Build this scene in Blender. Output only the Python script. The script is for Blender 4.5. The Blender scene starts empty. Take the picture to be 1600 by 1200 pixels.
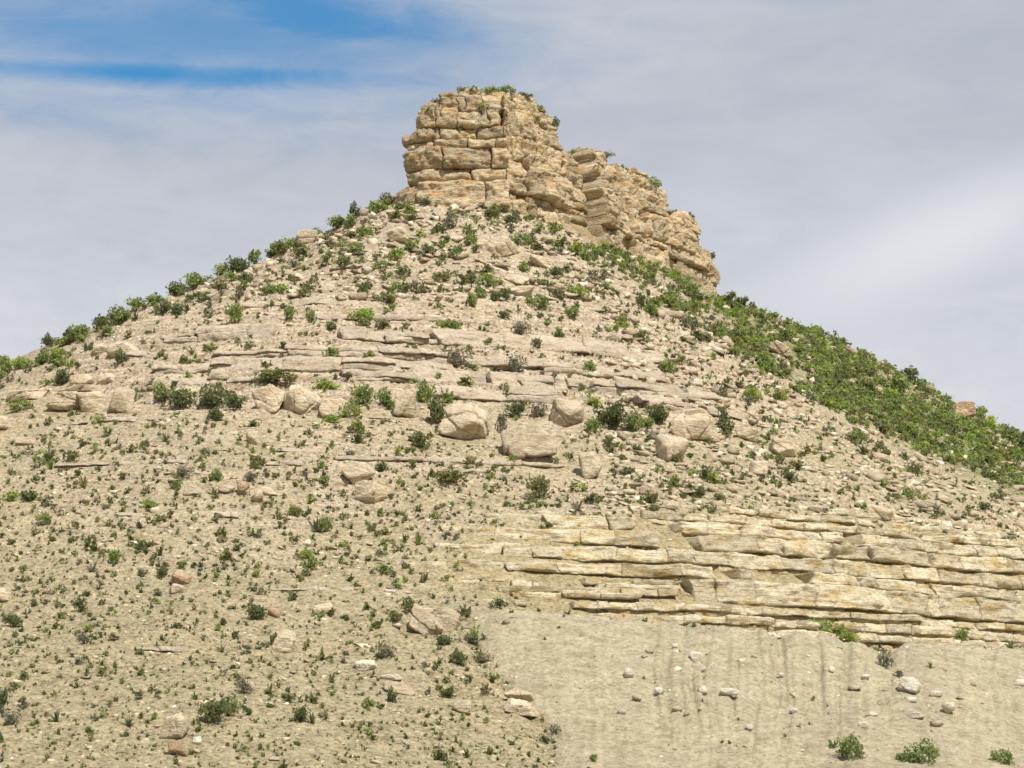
import bpy, math, random
import numpy as np
from mathutils import Vector, Matrix

random.seed(7)
rng = np.random.default_rng(11)
scene = bpy.context.scene
COL = scene.collection

# ------------------------------------------------------------------ camera
FPX = 3609.0                       # focal length in pixels of the 1600 px wide photograph
PITCH = math.atan(750.0 / FPX)
EYE = 1.7
cam_data = bpy.data.cameras.new('camera')
cam_data.sensor_width = 36.0
cam_data.lens = 36.0 * FPX / 1600.0
cam_data.clip_start = 0.5
cam_data.clip_end = 9000.0
cam = bpy.data.objects.new('camera', cam_data)
COL.objects.link(cam)
cam.location = (0, 0, EYE)
cam.rotation_euler = (math.radians(90) + PITCH, 0, 0)
scene.camera = cam

# ------------------------------------------------------------------ world, sun, exposure
SUN_EL = math.radians(52)
SUN_AZ = math.radians(152)         # clockwise from +Y: the sun stands behind and right of the viewer
sun_dir = Vector((math.sin(SUN_AZ) * math.cos(SUN_EL), math.cos(SUN_AZ) * math.cos(SUN_EL), math.sin(SUN_EL)))
world = bpy.data.worlds.new('World')
scene.world = world
world.use_nodes = True
wn = world.node_tree.nodes
wl = world.node_tree.links
wn.clear()


def wnode(kind, **kw):
    n = wn.new(kind)
    for k, v in kw.items():
        setattr(n, k, v)
    return n


def wmath(op, a, b=None, c=None, clamp=False):
    n = wn.new('ShaderNodeMath')
    n.operation = op
    n.use_clamp = clamp
    for i, v in enumerate((a, b, c)):
        if v is None:
            continue
        if isinstance(v, (int, float)):
            n.inputs[i].default_value = v
        else:
            wl.new(v, n.inputs[i])
    return n.outputs[0]


sky = wnode('ShaderNodeTexSky', sky_type='NISHITA', sun_disc=False)
sky.sun_elevation = SUN_EL
sky.sun_rotation = SUN_AZ % (2 * math.pi)
sky.air_density = 1.6
sky.dust_density = 0.3
sky.ozone_density = 4.0
bg_sky = wnode('ShaderNodeBackground')
bg_sky.inputs['Strength'].default_value = 0.085
tint = wnode('ShaderNodeMix', data_type='RGBA', blend_type='MULTIPLY')
tint.inputs['Factor'].default_value = 1.0
tint.inputs['B'].default_value = (0.22, 0.70, 1.0, 1)     # polarised, deep blue sky
wl.new(sky.outputs[0], tint.inputs['A'])
wl.new(tint.outputs['Result'], bg_sky.inputs['Color'])
tc = wnode('ShaderNodeTexCoord')
sep = wnode('ShaderNodeSeparateXYZ')
wl.new(tc.outputs['Generated'], sep.inputs[0])
X, Y, Z = sep.outputs


def wnoise(scale, detail, sx, sz, off, rough=0.55, dist=0.0):
    mp = wnode('ShaderNodeMapping')
    mp.inputs['Scale'].default_value = (sx, sx, sz)
    mp.inputs['Location'].default_value = off
    wl.new(tc.outputs['Generated'], mp.inputs['Vector'])
    n = wnode('ShaderNodeTexNoise')
    n.inputs['Scale'].default_value = scale
    n.inputs['Detail'].default_value = detail
    n.inputs['Roughness'].default_value = rough
    n.inputs['Distortion'].default_value = dist
    wl.new(mp.outputs[0], n.inputs['Vector'])
    return n.outputs[0]


big = wnoise(3.0, 5, 1.0, 3.5, (0.3, 1.1, 0.2), 0.5, 0.4)
wisp = wnoise(7.0, 6, 1.0, 4.0, (2.3, 0.1, 5.2), 0.55, 0.3)

fine = wnoise(26.0, 8, 0.8, 2.2, (4.3, 3.1, 1.2), 0.66, 0.6)


def blob(x0, z0, rx, rz, tilt=0.0, k=0.9, amp=1.0):
    dx = wmath('SUBTRACT', X, x0)
    dz = wmath('SUBTRACT', Z, z0)
    dz = wmath('SUBTRACT', dz, wmath('MULTIPLY', dx, tilt))
    e = wmath('ADD', wmath('POWER', wmath('ABSOLUTE', wmath('DIVIDE', dx, rx)), 2.0),
              wmath('POWER', wmath('ABSOLUTE', wmath('DIVIDE', dz, rz)), 2.0))
    e = wmath('SQRT', e)
    e = wmath('ADD', e, wmath('MULTIPLY', wmath('SUBTRACT', wisp, 0.5), k))
    e = wmath('ADD', e, wmath('MULTIPLY', wmath('SUBTRACT', fine, 0.5), 0.9))
    s = wnode('ShaderNodeMapRange', interpolation_type='SMOOTHSTEP')
    s.inputs['From Min'].default_value = 0.05
    s.inputs['From Max'].default_value = 1.45
    s.inputs['To Min'].default_value = 1.0
    s.inputs['To Max'].default_value = 0.0
    wl.new(e, s.inputs['Value'])
    return wmath('MULTIPLY', wmath('MULTIPLY', s.outputs[0], amp), wmath('GREATER_THAN', Y, 0.0))


# gaps of clear sky between thin cloud: (direction x, direction z, radii)
gaps = None
for g in ((-0.160, 0.3280, 0.15, 0.0085, 0.02, 1.0, 1.0), (-0.085, 0.356, 0.095, 0.018, -0.10, 1.5, 0.95),
          (-0.225, 0.362, 0.07, 0.014, 0.3, 1.5, 0.9), (-0.15, 0.345, 0.17, 0.034, 0.0, 1.2, 0.80), (-0.15, 0.395, 0.17, 0.025, 0.0, 1.4, 0.9)):
    b = blob(*g)
    gaps = b if gaps is None else wmath('MAXIMUM', gaps, b)
br = wnode('ShaderNodeMapRange', interpolation_type='SMOOTHSTEP')
br.inputs['From Min'].default_value = 0.56
br.inputs['From Max'].default_value = 0.72
wl.new(big, br.inputs['Value'])
general = wmath('MULTIPLY', br.outputs[0], 0.55)
clear = wmath('MAXIMUM', gaps, general, clamp=True)
clear = wmath('MULTIPLY_ADD', clear, 0.95, 0.02)
# thin cloud layer: brighter and darker streaks
cr = wnode('ShaderNodeValToRGB')
cr.color_ramp.elements[0].position = 0.30
cr.color_ramp.elements[0].color = (0.290, 0.315, 0.375, 1)
cr.color_ramp.elements[1].position = 0.72
cr.color_ramp.elements[1].color = (0.465, 0.480, 0.520, 1)
wl.new(wmath('ADD', wmath('MULTIPLY_ADD', wisp, 0.40, wmath('MULTIPLY', big, 0.45)), wmath('MULTIPLY', fine, 0.18)), cr.inputs[0])
# brighter bank of cloud low on the right
br2 = wmath('MULTIPLY', blob(0.185, 0.262, 0.075, 0.022, 0.33, 0.9), 0.45)
cm = wnode('ShaderNodeMix', data_type='RGBA')
wl.new(br2, cm.inputs['Factor'])
wl.new(cr.outputs[0], cm.inputs['A'])
cm.inputs['B'].default_value = (0.72, 0.725, 0.73, 1)
lo = wnode('ShaderNodeMapRange', interpolation_type='SMOOTHSTEP')
lo.inputs['From Min'].default_value = 0.345
lo.inputs['From Max'].default_value = 0.17
lo.inputs['To Max'].default_value = 0.55
wl.new(Z, lo.inputs['Value'])
cm2 = wnode('ShaderNodeMix', data_type='RGBA')
wl.new(wmath('MULTIPLY', lo.outputs[0], wmath('ADD', fine, 0.45)), cm2.inputs['Factor'])
wl.new(cm.outputs['Result'], cm2.inputs['A'])
cm2.inputs['B'].default_value = (0.62, 0.625, 0.635, 1)
bg_cloud = wnode('ShaderNodeBackground')
bg_cloud.inputs['Strength'].default_value = 1.0
wl.new(cm2.outputs['Result'], bg_cloud.inputs['Color'])
mixw = wnode('ShaderNodeMixShader')
wl.new(clear, mixw.inputs[0])
wl.new(bg_cloud.outputs[0], mixw.inputs[1])
wl.new(bg_sky.outputs[0], mixw.inputs[2])
wo = wnode('ShaderNodeOutputWorld')
wl.new(mixw.outputs[0], wo.inputs[0])

sun_data = bpy.data.lights.new('sun', 'SUN')
sun_data.energy = 4.5
sun_data.angle = math.radians(1.2)
sun_data.color = (1.0, 0.955, 0.88)
sun = bpy.data.objects.new('sun', sun_data)
COL.objects.link(sun)
sun.location = (0, 0, 200)
sun.rotation_euler = sun_dir.to_track_quat('Z', 'Y').to_euler()
scene.view_settings.view_transform = 'Standard'
scene.view_settings.look = 'None'
scene.view_settings.exposure = 0.45
scene.view_settings.gamma = 1.0

# ------------------------------------------------------------------ noise
_perm = np.random.default_rng(5).permutation(256)
_perm = np.concatenate([_perm, _perm, _perm])
_g = np.random.default_rng(6).normal(size=(256, 3))
_g /= np.linalg.norm(_g, axis=1)[:, None]


def perlin(x, y, z):
    x, y, z = np.broadcast_arrays(np.asarray(x, float), np.asarray(y, float), np.asarray(z, float))
    xi, yi, zi = np.floor(x).astype(int), np.floor(y).astype(int), np.floor(z).astype(int)
    xf, yf, zf = x - xi, y - yi, z - zi
    u = xf * xf * xf * (xf * (xf * 6 - 15) + 10)
    v = yf * yf * yf * (yf * (yf * 6 - 15) + 10)
    w = zf * zf * zf * (zf * (zf * 6 - 15) + 10)
    xi &= 255
    yi &= 255
    zi &= 255

    def gr(i, j, k):
        h = _perm[_perm[_perm[xi + i] + yi + j] + zi + k]
        g = _g[h]
        return g[..., 0] * (xf - i) + g[..., 1] * (yf - j) + g[..., 2] * (zf - k)

    def lerp(a, b, t):
        return a + (b - a) * t
    return 1.6 * lerp(lerp(lerp(gr(0, 0, 0), gr(1, 0, 0), u), lerp(gr(0, 1, 0), gr(1, 1, 0), u), v),
                      lerp(lerp(gr(0, 0, 1), gr(1, 0, 1), u), lerp(gr(0, 1, 1), gr(1, 1, 1), u), v), w)


def fbm(x, y, z, octaves=4, gain=0.5):
    a, s, t = 1.0, 0.0, 0.0
    for o in range(octaves):
        s = s + a * perlin(x * 2 ** o + 17.3 * o, y * 2 ** o - 9.1 * o, z * 2 ** o + 3.7 * o)
        t += a
        a *= gain
    return s / t


def sstep(a, b, x):
    t = np.clip((x - a) / (b - a), 0, 1)
    return t * t * (3 - 2 * t)


# ------------------------------------------------------------------ pixels and rays
CP, SP = math.cos(PITCH), math.sin(PITCH)


def ray(u, v):
    a = (np.asarray(u, float) - 800) / FPX
    b = (600 - np.asarray(v, float)) / FPX
    fy = CP - b * SP
    dz = SP + b * CP
    hd = np.hypot(a, fy)
    return np.arctan2(a, fy), dz / hd          # azimuth, tangent of the elevation


def project(x, y, z):
    z = z - EYE
    fwd = np.maximum(y * CP + z * SP, 1e-3)
    up = -y * SP + z * CP
    return 800 + FPX * x / fwd, 600 - FPX * up / fwd


# ------------------------------------------------------------------ shape of the hill
A = np.array([-6.0, 245.0])
B = np.array([23.0, 290.0])
AB = B - A
LAB = np.hypot(*AB)
PROF_R = np.array([0, 4, 8, 30, 67, 102, 133, 152, 170, 200, 4000])
PROF_H = np.array([72.6, 72.0, 70.7, 57.8, 36.4, 19.0, 6.2, 1.6, 0.3, 0.0, 0.0])


def base_h(x, y):
    xs = x + 0.2 * np.clip(245 - y, 0, 140)
    px, py = xs - A[0], y - A[1]
    t = np.clip((px * AB[0] + py * AB[1]) / LAB ** 2, 0, 1.6)
    r = np.hypot(px - t * AB[0], py - t * AB[1])
    r = np.sqrt(r * r + 4.0) - 0.5
    h = np.interp(r, PROF_R, PROF_H)
    h = 0.5 * h + 0.25 * (np.interp(r - 4, PROF_R, PROF_H) + np.interp(r + 4, PROF_R, PROF_H))
    # shoulder of the ridge left of and behind the cap
    h = h + 3.0 * np.exp(-((x + 17.5) / 9.0) ** 2 - ((y - 250) / 9.0) ** 2)
    fade = sstep(0.2, 8, h)
    h = h + fade * (1.3 * fbm(x / 26, y / 26, 0.3, 2) + 0.55 * fbm(x / 7.5, y / 7.5, 4.3, 2))
    return h


def hit_base(u, v):
    az, te = ray(u, v)
    d = np.arange(70, 330, 0.25)
    zz = base_h(d * math.sin(az), d * math.cos(az))
    k = np.argmax(zz - EYE >= te * d)
    return d[k] * math.sin(az), d[k] * math.cos(az), zz[k]


def zat(u, v):
    return float(hit_base(u, v)[2])


# beds that stand out as ledges: (u0, u1, u_ref, v_ref, step in metres, block widths, coverage, words)
LEDGES = [
    (330, 600, 470, 476, 0.84, (2.5, 8), 1.0, 'thin flat ledge with a dark shadow line, highest ledge of the front slope'),
    (640, 960, 760, 464, 0.45, (1.5, 4), 0.70, 'broken thin ledge across the slope below the flat stones'),
    (420, 760, 600, 498, 0.63, (1.5, 5), 0.60, 'patchy thin ledge just under the dark-lined top ledge'),
    (240, 640, 430, 522, 1.50, (3.0, 9), 0.95, 'long smooth pale ledge crossing the middle of the slope'),
    (600, 1040, 800, 536, 1.75, (3.0, 9), 0.95, 'thick smooth pinkish ledge right of the middle of the slope'),
    (330, 900, 560, 553, 1.12, (2, 7), 0.90, 'narrow ledge below the long smooth pale ledge'),
    (230, 800, 520, 574, 1.26, (2.5, 7), 0.90, 'blocky ledge just above the dark bushes'),
    (700, 1100, 900, 580, 0.98, (2.0, 7), 0.75, 'weathered ledge between the pinkish ledge and the thick overhanging one'),
    (250, 430, 340, 598, 1.33, (2.5, 6), 0.95, 'short high ledge above the dark bushes of the left bench'),
    (540, 1130, 820, 602, 1.54, (2.5, 8), 1.0, 'thick overhanging ledge above the two largest boulders'),
    (660, 1130, 900, 626, 1.50, (2, 6), 0.85, 'low blocky ledge behind the boulders and bushes of the bench'),
    (10, 240, 130, 560, 0.6, (1.5, 4), 0.5, 'broken ledge on the left flank above the row of blocks'),
    (150, 520, 330, 702, 0.35, (1, 4.5), 0.75, 'faint thin ledge in the sandy slope, left part'),
    (80, 560, 330, 722, 0.25, (1, 3.5), 0.5, 'second faint ledge in the sandy slope, left part'),
    (520, 880, 700, 722, 0.50, (2.5, 7), 1.0, 'thin straight ledge under the two largest boulders'),
    (700, 990, 850, 742, 0.35, (1.5, 4), 0.7, 'second thin ledge under the two largest boulders'),
    (150, 470, 320, 806, 0.38, (1.2, 4), 0.80, 'white thin ledge low on the left slope'),
    (250, 560, 400, 742, 0.30, (1, 4), 0.65, 'small broken ledge above the cluster of small boulders'),
    (90, 380, 250, 655, 0.35, (1, 3), 0.5, 'faint ledge at the foot of the left blocks'),
    (560, 700, 620, 655, 0.3, (1, 3), 0.6, 'faint ledge near the foot of the upright boulder'),
    (1000, 1330, 1160, 640, 0.4, (1, 3), 0.5, 'broken ledge line right of the boulder with the flat stone'),
    (420, 640, 520, 922, 0.22, (1.2, 3.5), 0.6, 'pale crust edge above the spoil slope'),
    (220, 420, 320, 1018, 0.25, (1, 3), 0.5, 'faint ledge trace in the lower left slope'),
]
LED = []
for (u0, u1, ur, vr, st, bw, cov, words) in LEDGES:
    LED.append(dict(u0=u0, u1=u1, z=zat(ur, vr), s=st, bw=bw, cov=cov, words=words))

# beds of the bare cut at lower right, bottom to top: (v at u=1100, thickness, u_start)
CUT = [(993, 0.40, 1010), (980, 0.35, 790), (968, 0.35, 740), (956, 0.30, 700), (938, 1.55, 1065), (915, 0.5, 700), (905, 0.5, 660),
       (893, 0.95, 650), (871, 1.0, 700), (848, 0.85, 770), (830, 0.55, 860), (818, 0.40, 980), (808, 0.40, 1080), (798, 0.3, 1180)]
CUTB = []
for (v, t, us) in CUT:
    CUTB.append(dict(z=zat(1100, v), s=t, u0=us))


def cut_mask(u, v):
    top = np.interp(u, [560, 650, 770, 1100, 1350, 1600, 1900], [905, 868, 822, 792, 812, 850, 880])
    bot = np.interp(u, [560, 640, 760, 800, 1090, 1340, 1600, 1900], [912, 900, 945, 958, 982, 1004, 1016, 1030])
    m = sstep(-4, 14, v - top) * sstep(-2, 8, bot - v)
    return m * sstep(600, 780, u)


def fan_mask(u, v):
    top = np.interp(u, [600, 720, 800, 1090, 1250, 1340, 1380, 1420, 1600, 1900], [925, 945, 955, 976, 990, 1003, 1020, 1006, 1016, 1030])
    left = np.interp(v, [930, 960, 1030, 1080, 1120, 1200, 1400], [660, 735, 765, 800, 850, 868, 900])
    return sstep(-3, 5, v - top) * sstep(-6, 16, u - left)


def terrace(z, zb, s, m):
    t = (z - zb) / s
    f = np.interp(t, [-1.5, 0.0, 0.16, 1.6], [0, -0.5, 0.42, 0], left=0, right=0)
    return m * s * f


# cap of rock: plan outline at its foot (front part from pixels on the level of the foot)
CAPZ = 70.9


def at_level(u, v, z):
    az, te = ray(u, v)
    d = (z - EYE) / te
    return (float(d * math.sin(az)), float(d * math.cos(az)))


_f = [at_level(690, 314, CAPZ), at_level(760, 314, CAPZ),
      at_level(800, 307, CAPZ + .3), at_level(850, 318, CAPZ + .3), at_level(905, 334, CAPZ + .3), at_level(960, 355, CAPZ + .3),
      at_level(1020, 382, CAPZ + .3), at_level(1080, 408, CAPZ + .3), at_level(1127, 434, CAPZ + .3)]
_xl = at_level(606, 312, CAPZ)[0]
_cx, _cy = _xl + 5.6, _f[0][1] + 5.6
cap_front = [(_cx + 5.6 * math.cos(t), _cy + 5.6 * math.sin(t)) for t in np.radians([180, 198, 216, 234, 252])] + _f


def resample(pts, n, cuts=2):
    p = np.array(pts, float)
    for _ in range(cuts):
        q = [p[0]]
        for a, b in zip(p[:-1], p[1:]):
            q += [a * .75 + b * .25, a * .25 + b * .75]
        q.append(p[-1])
        p = np.array(q)
    s = np.concatenate([[0], np.cumsum(np.hypot(*np.diff(p, axis=0).T))])
    t = np.linspace(0, s[-1], n)
    return np.stack([np.interp(t, s, p[:, 0]), np.interp(t, s, p[:, 1])], 1), t


_l, _r = cap_front[0], cap_front[-1]
cap_left = [(_l[0] + 6.5, _l[1] + 15), (_l[0] + 3.0, _l[1] + 9), (_l[0] + 0.8, _l[1] + 4), ]
cap_right = [(_r[0] + 1.5, _r[1] + 3.5), (_r[0] + 0.5, _r[1] + 8), (_r[0] - 3.0, _r[1] + 11)]
CAPP, CAPS = resample(cap_left + cap_front + cap_right, 420)
_tan = np.gradient(CAPP, axis=0)
_tan /= np.linalg.norm(_tan, axis=1)[:, None]
CAPN = np.stack([_tan[:, 1], -_tan[:, 0]], 1)          # outward
CAPU = project(CAPP[:, 0], CAPP[:, 1], np.full(420, CAPZ))[0]
_i0, _i1 = int(CAPU.argmin()), int(CAPU.argmax())
# height of the cap along the front, by the pixel column of its foot
CAPTOP = np.interp(CAPU, [600, 625, 650, 680, 740, 800, 850, 890, 912, 930, 960, 1020, 1060, 1100, 1130],
                   [73.4, 79.0, 83.2, 84.4, 84.9, 84.8, 84.5, 84.0, 82.9, 81.2, 80.4, 80.9, 79.9, 77.8, 74.0])
CAPTOP[:_i0] = np.interp(np.arange(_i0), [0, _i0 * .5, _i0], [83, 80, 73.4])
_poly = CAPP


def cap_query(x, y):
    """distance inside the closed outline (negative outside) and the local top height"""
    P = np.stack([np.ravel(x), np.ravel(y)], 1)
    out_d = np.empty(len(P))
    out_t = np.empty(len(P))
    Q = np.roll(_poly, -1, axis=0)
    for a in range(0, len(P), 8000):
        q = P[a:a + 8000]
        d2 = ((q[:, None, :] - _poly[None, :, :]) ** 2).sum(2)
        i = d2.argmin(1)
        e = Q[-1] - Q[-2]
        c0, c1 = _poly[-1], _poly[0]
        tt = np.clip(((q - c0) @ (c1 - c0)) / ((c1 - c0) @ (c1 - c0)), 0, 1)
        dc = ((q - (c0 + tt[:, None] * (c1 - c0))) ** 2).sum(1)
        dist = np.sqrt(np.minimum(d2.min(1), dc))
        cr = ((_poly[None, :, 1] > q[:, 1:2]) != (Q[None, :, 1] > q[:, 1:2])) & \
             (q[:, 0:1] < (Q[None, :, 0] - _poly[None, :, 0]) * (q[:, 1:2] - _poly[None, :, 1]) / (Q[None, :, 1] - _poly[None, :, 1] + 1e-12) + _poly[None, :, 0])
        ins = cr.sum(1) % 2 == 1
        out_d[a:a + 8000] = np.where(ins, dist, -dist)
        w = 1.0 / (d2[:, _i0:_i1] + 1.0) ** 2
        out_t[a:a + 8000] = (w * CAPTOP[None, _i0:_i1]).sum(1) / w.sum(1)
    return out_d.reshape(np.shape(x)), out_t.reshape(np.shape(x))


def bare_rock(x, y, u, v):
    """how much bedrock is bare: most on the ledges in the middle of the hill, patches elsewhere"""
    zone = np.interp(v, [300, 440, 480, 620, 660, 760, 900, 1200], [0.34, 0.30, 0.62, 0.66, 0.16, 0.18, 0.02, -0.04])
    zone = zone * sstep(1330, 1020, u) * sstep(60, 230, u + (v - 450) * 0.3) + 0.12 * (v < 860)
    return np.clip(zone + 0.85 * fbm(x / 8.0, y / 5.0, 12.1, 3), 0, 1)


def height(x, y, detail=True):
    zs = base_h(x, y)
    u, v = project(x, y, zs)
    front = (y < 262) | (x < 40)
    z = zs.copy()
    # ledges on the front
    z = z - 0.6 * cut_mask(u, v) * sstep(640, 1150, u) * front
    brk = fbm(x / 5.0, y / 5.0, 7.7, 2)
    for L in LED:
        m = sstep(L['u0'] - 60, L['u0'] + 40, u) * sstep(-40, 60, L['u1'] - u) * front
        z = z + terrace(zs, L['z'], L['s'] * 0.55, m * np.clip(0.95 + 0.5 * brk, 0, 1))
    cm_ = cut_mask(u, v)
    fm_ = fan_mask(u, v)
    # level beds weather into steps, strong where the rock is bare
    zw = zs + 0.55 * perlin(zs / 1.5, 3.3, 0.7) + 0.5 * fbm(x / 16, y / 16, 6.1, 2)
    fr = (zw / 0.85) % 1.0
    saw = np.interp(fr, [0, 0.2, 1.0], [-0.46, 0.46, -0.46])
    bare = bare_rock(x, y, u, v)
    z = z + 0.85 * saw * np.clip(bare, 0, 1) * 0.95 * (1 - cm_) * (1 - fm_) * sstep(2, 8, zs)
    fr2 = (zw / 0.37 + 0.4 * perlin(x / 6, y / 6, 2.0)) % 1.0
    z = z + 0.30 * np.interp(fr2, [0, 0.25, 1.0], [-0.46, 0.46, -0.46]) * np.clip(0.35 + bare, 0, 0.9) * (1 - cm_) * (1 - fm_) * sstep(2, 8, zs)
    if detail:
        fade = sstep(0.3, 8, zs)
        fm = fan_mask(u, v)
        rough = fade * (1 - 0.85 * fm)
        up = sstep(30, 62, zs)
        n1 = fbm(x / 2.6, y / 2.6, z / 1.6, 4, 0.55)
        z = z + rough * (0.16 + 0.22 * up) * n1 * (1 - 0.4 * cm_)
        # knobbly outcrops high on the slope
        n2 = perlin(x / 1.1, y / 1.6, z / 0.7)
        z = z + rough * up * 0.22 * np.clip(n2, 0, 1) * 1.6
        z = z + rough * 0.05 * perlin(x / 0.45, y / 0.45, z / 0.4)
        # strata grain: thin level beds weathering out everywhere
        gr_ = perlin(x / 9.0, y / 9.0, zs / 0.33)
        z = z + rough * 0.05 * gr_ * (1 - cm_)
        z = z + rough * 0.13 * np.clip(perlin(x / 0.75, y / 0.8, z / 0.6) - 0.1, 0, 1) * (0.5 + up)
        # spoil fan: a bank of loose fill with rills running down it
        az = np.arctan2(x, y)
        fm2 = np.clip(fm, 0, 1)
        z = z + 0.35 * sstep(0.3, 60, u - np.interp(v, [930, 960, 1030, 1080, 1120, 1200, 1400], [660, 735, 765, 800, 850, 868, 900])) * fm2
        w = az * 150 + 0.5 * perlin(x / 5, y / 9, 2.2)
        rill = np.clip(perlin(w / 0.85, y / 14.0, 1.5) - 0.10, 0, 1) ** 0.8 + 1.1 * np.clip(perlin(w / 0.42 + 9, y / 13.0, 5.5) + 0.02, 0, 1)
        where = np.interp(u, [700, 980, 1050, 1320, 1420, 1560, 1900], [0.1, 0.35, 1, 1, 0.5, 0.5, 0.6]) * np.interp(v, [960, 985, 1100, 1180], [0.3, 1, 1, 0.25])
        z = z - fm2 * 0.36 * rill * where
        z = z + fm2 * 0.10 * fbm(x / 1.2, y / 1.6, 0.9, 4, 0.6) + fm2 * 0.05 * perlin(x / 0.35, y / 0.35, 0.2)
        # notch in the crest of the bank
        nx = (u - 1378 - (v - 1000) * 0.35) / 24.0
        z = z - 0.5 * np.exp(-nx * nx) * sstep(998, 1006, v) * sstep(1100, 1030, v)
        # gully along the left edge of the fan
        ge = u - np.interp(v, [930, 960, 1030, 1080, 1120, 1200, 1400], [640, 722, 752, 788, 838, 858, 890])
        z = z - 0.35 * np.exp(-(ge / 16.0) ** 2) * sstep(945, 975, v) * fade
    return z


# polar sheet centred under the viewer: fine where the hill stands, coarse all the way round and out
AZF = math.radians(14.2)
az_f = np.linspace(-AZF, AZF, 716)
az_c = AZF + (math.pi - AZF) * (np.arange(1, 41) / 40.0) ** 1.7
az_all = np.concatenate([-az_c[::-1], az_f, az_c])
d_all = np.concatenate([np.array([0.02, 4, 10, 20, 30, 40, 50, 60, 70, 78, 86, 92, 97, 100]),
                        np.linspace(102, 180, 360), np.linspace(180.25, 250, 320), np.linspace(250.3, 262, 30), np.linspace(262.6, 312, 90),
                        np.array([316, 322, 330, 340, 352, 370, 400, 440, 500, 600, 800, 1200, 2000, 4000, 7000])])
DD, AA = np.meshgrid(d_all, az_all, indexing='ij')
GX, GY = DD * np.sin(AA), DD * np.cos(AA)
GZ = height(GX, GY)
# core of the rock cap (its faces are covered by the separate blocks)
near = (GX > -30) & (GX < 60) & (GY > 225) & (GY < 330)
gx, gy = GX[near], GY[near]
cd, ct = cap_query(gx, gy)
rise = np.clip((cd - 2.0) * 1.8, 0, None)
topz = ct - 0.35 + 0.5 * fbm(gx / 3, gy / 3, 1.5, 3)
capz = np.where(cd > 1.2, np.minimum(CAPZ - 1 + rise, topz), -50)
GZ[near] = np.maximum(GZ[near], capz)
TE = np.maximum.accumulate((GZ - EYE) / np.maximum(DD, 1), axis=0)


def hit(u, v):
    """first point of the terrain seen through pixel (u, v); nan where there is only sky"""
    u = np.atleast_1d(np.asarray(u, float))
    v = np.atleast_1d(np.asarray(v, float))
    az, te = ray(u, v)
    c = np.interp(az, az_all, np.arange(len(az_all)))
    ci = np.clip(np.round(c).astype(int), 0, len(az_all) - 1)
    out = np.full((len(u), 3), np.nan)
    for k in range(len(u)):
        col = TE[:, ci[k]]
        r = np.searchsorted(col, te[k])
        if r <= 8 or r >= len(d_all) - 10:
            continue
        d0, d1, e0, e1 = d_all[r - 1], d_all[r], col[r - 1], col[r]
        t = (te[k] - e0) / max(e1 - e0, 1e-9)
        d = d0 + (d1 - d0) * min(max(t, 0), 1)
        out[k] = (d * math.sin(az[k]), d * math.cos(az[k]), EYE + te[k] * d)
    return out


def ground(x, y):
    """height of the sheet at world x, y (bilinear)"""
    d = math.hypot(x, y)
    a = math.atan2(x, y)
    r = np.interp(d, d_all, np.arange(len(d_all)))
    c = np.interp(a, az_all, np.arange(len(az_all)))
    r0, c0 = int(min(r, len(d_all) - 2)), int(min(c, len(az_all) - 2))
    fr, fc = r - r0, c - c0
    return float((GZ[r0, c0] * (1 - fc) + GZ[r0, c0 + 1] * fc) * (1 - fr) + (GZ[r0 + 1, c0] * (1 - fc) + GZ[r0 + 1, c0 + 1] * fc) * fr)


# ------------------------------------------------------------------ materials
def new_mat(name):
    m = bpy.data.materials.new(name)
    m.use_nodes = True
    nt = m.node_tree
    nt.nodes.clear()
    out = nt.nodes.new('ShaderNodeOutputMaterial')
    bs = nt.nodes.new('ShaderNodeBsdfPrincipled')
    bs.inputs['Roughness'].default_value = 0.93
    bs.inputs['Specular IOR Level'].default_value = 0.12
    nt.links.new(bs.outputs[0], out.inputs[0])
    return m, nt, bs


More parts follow.
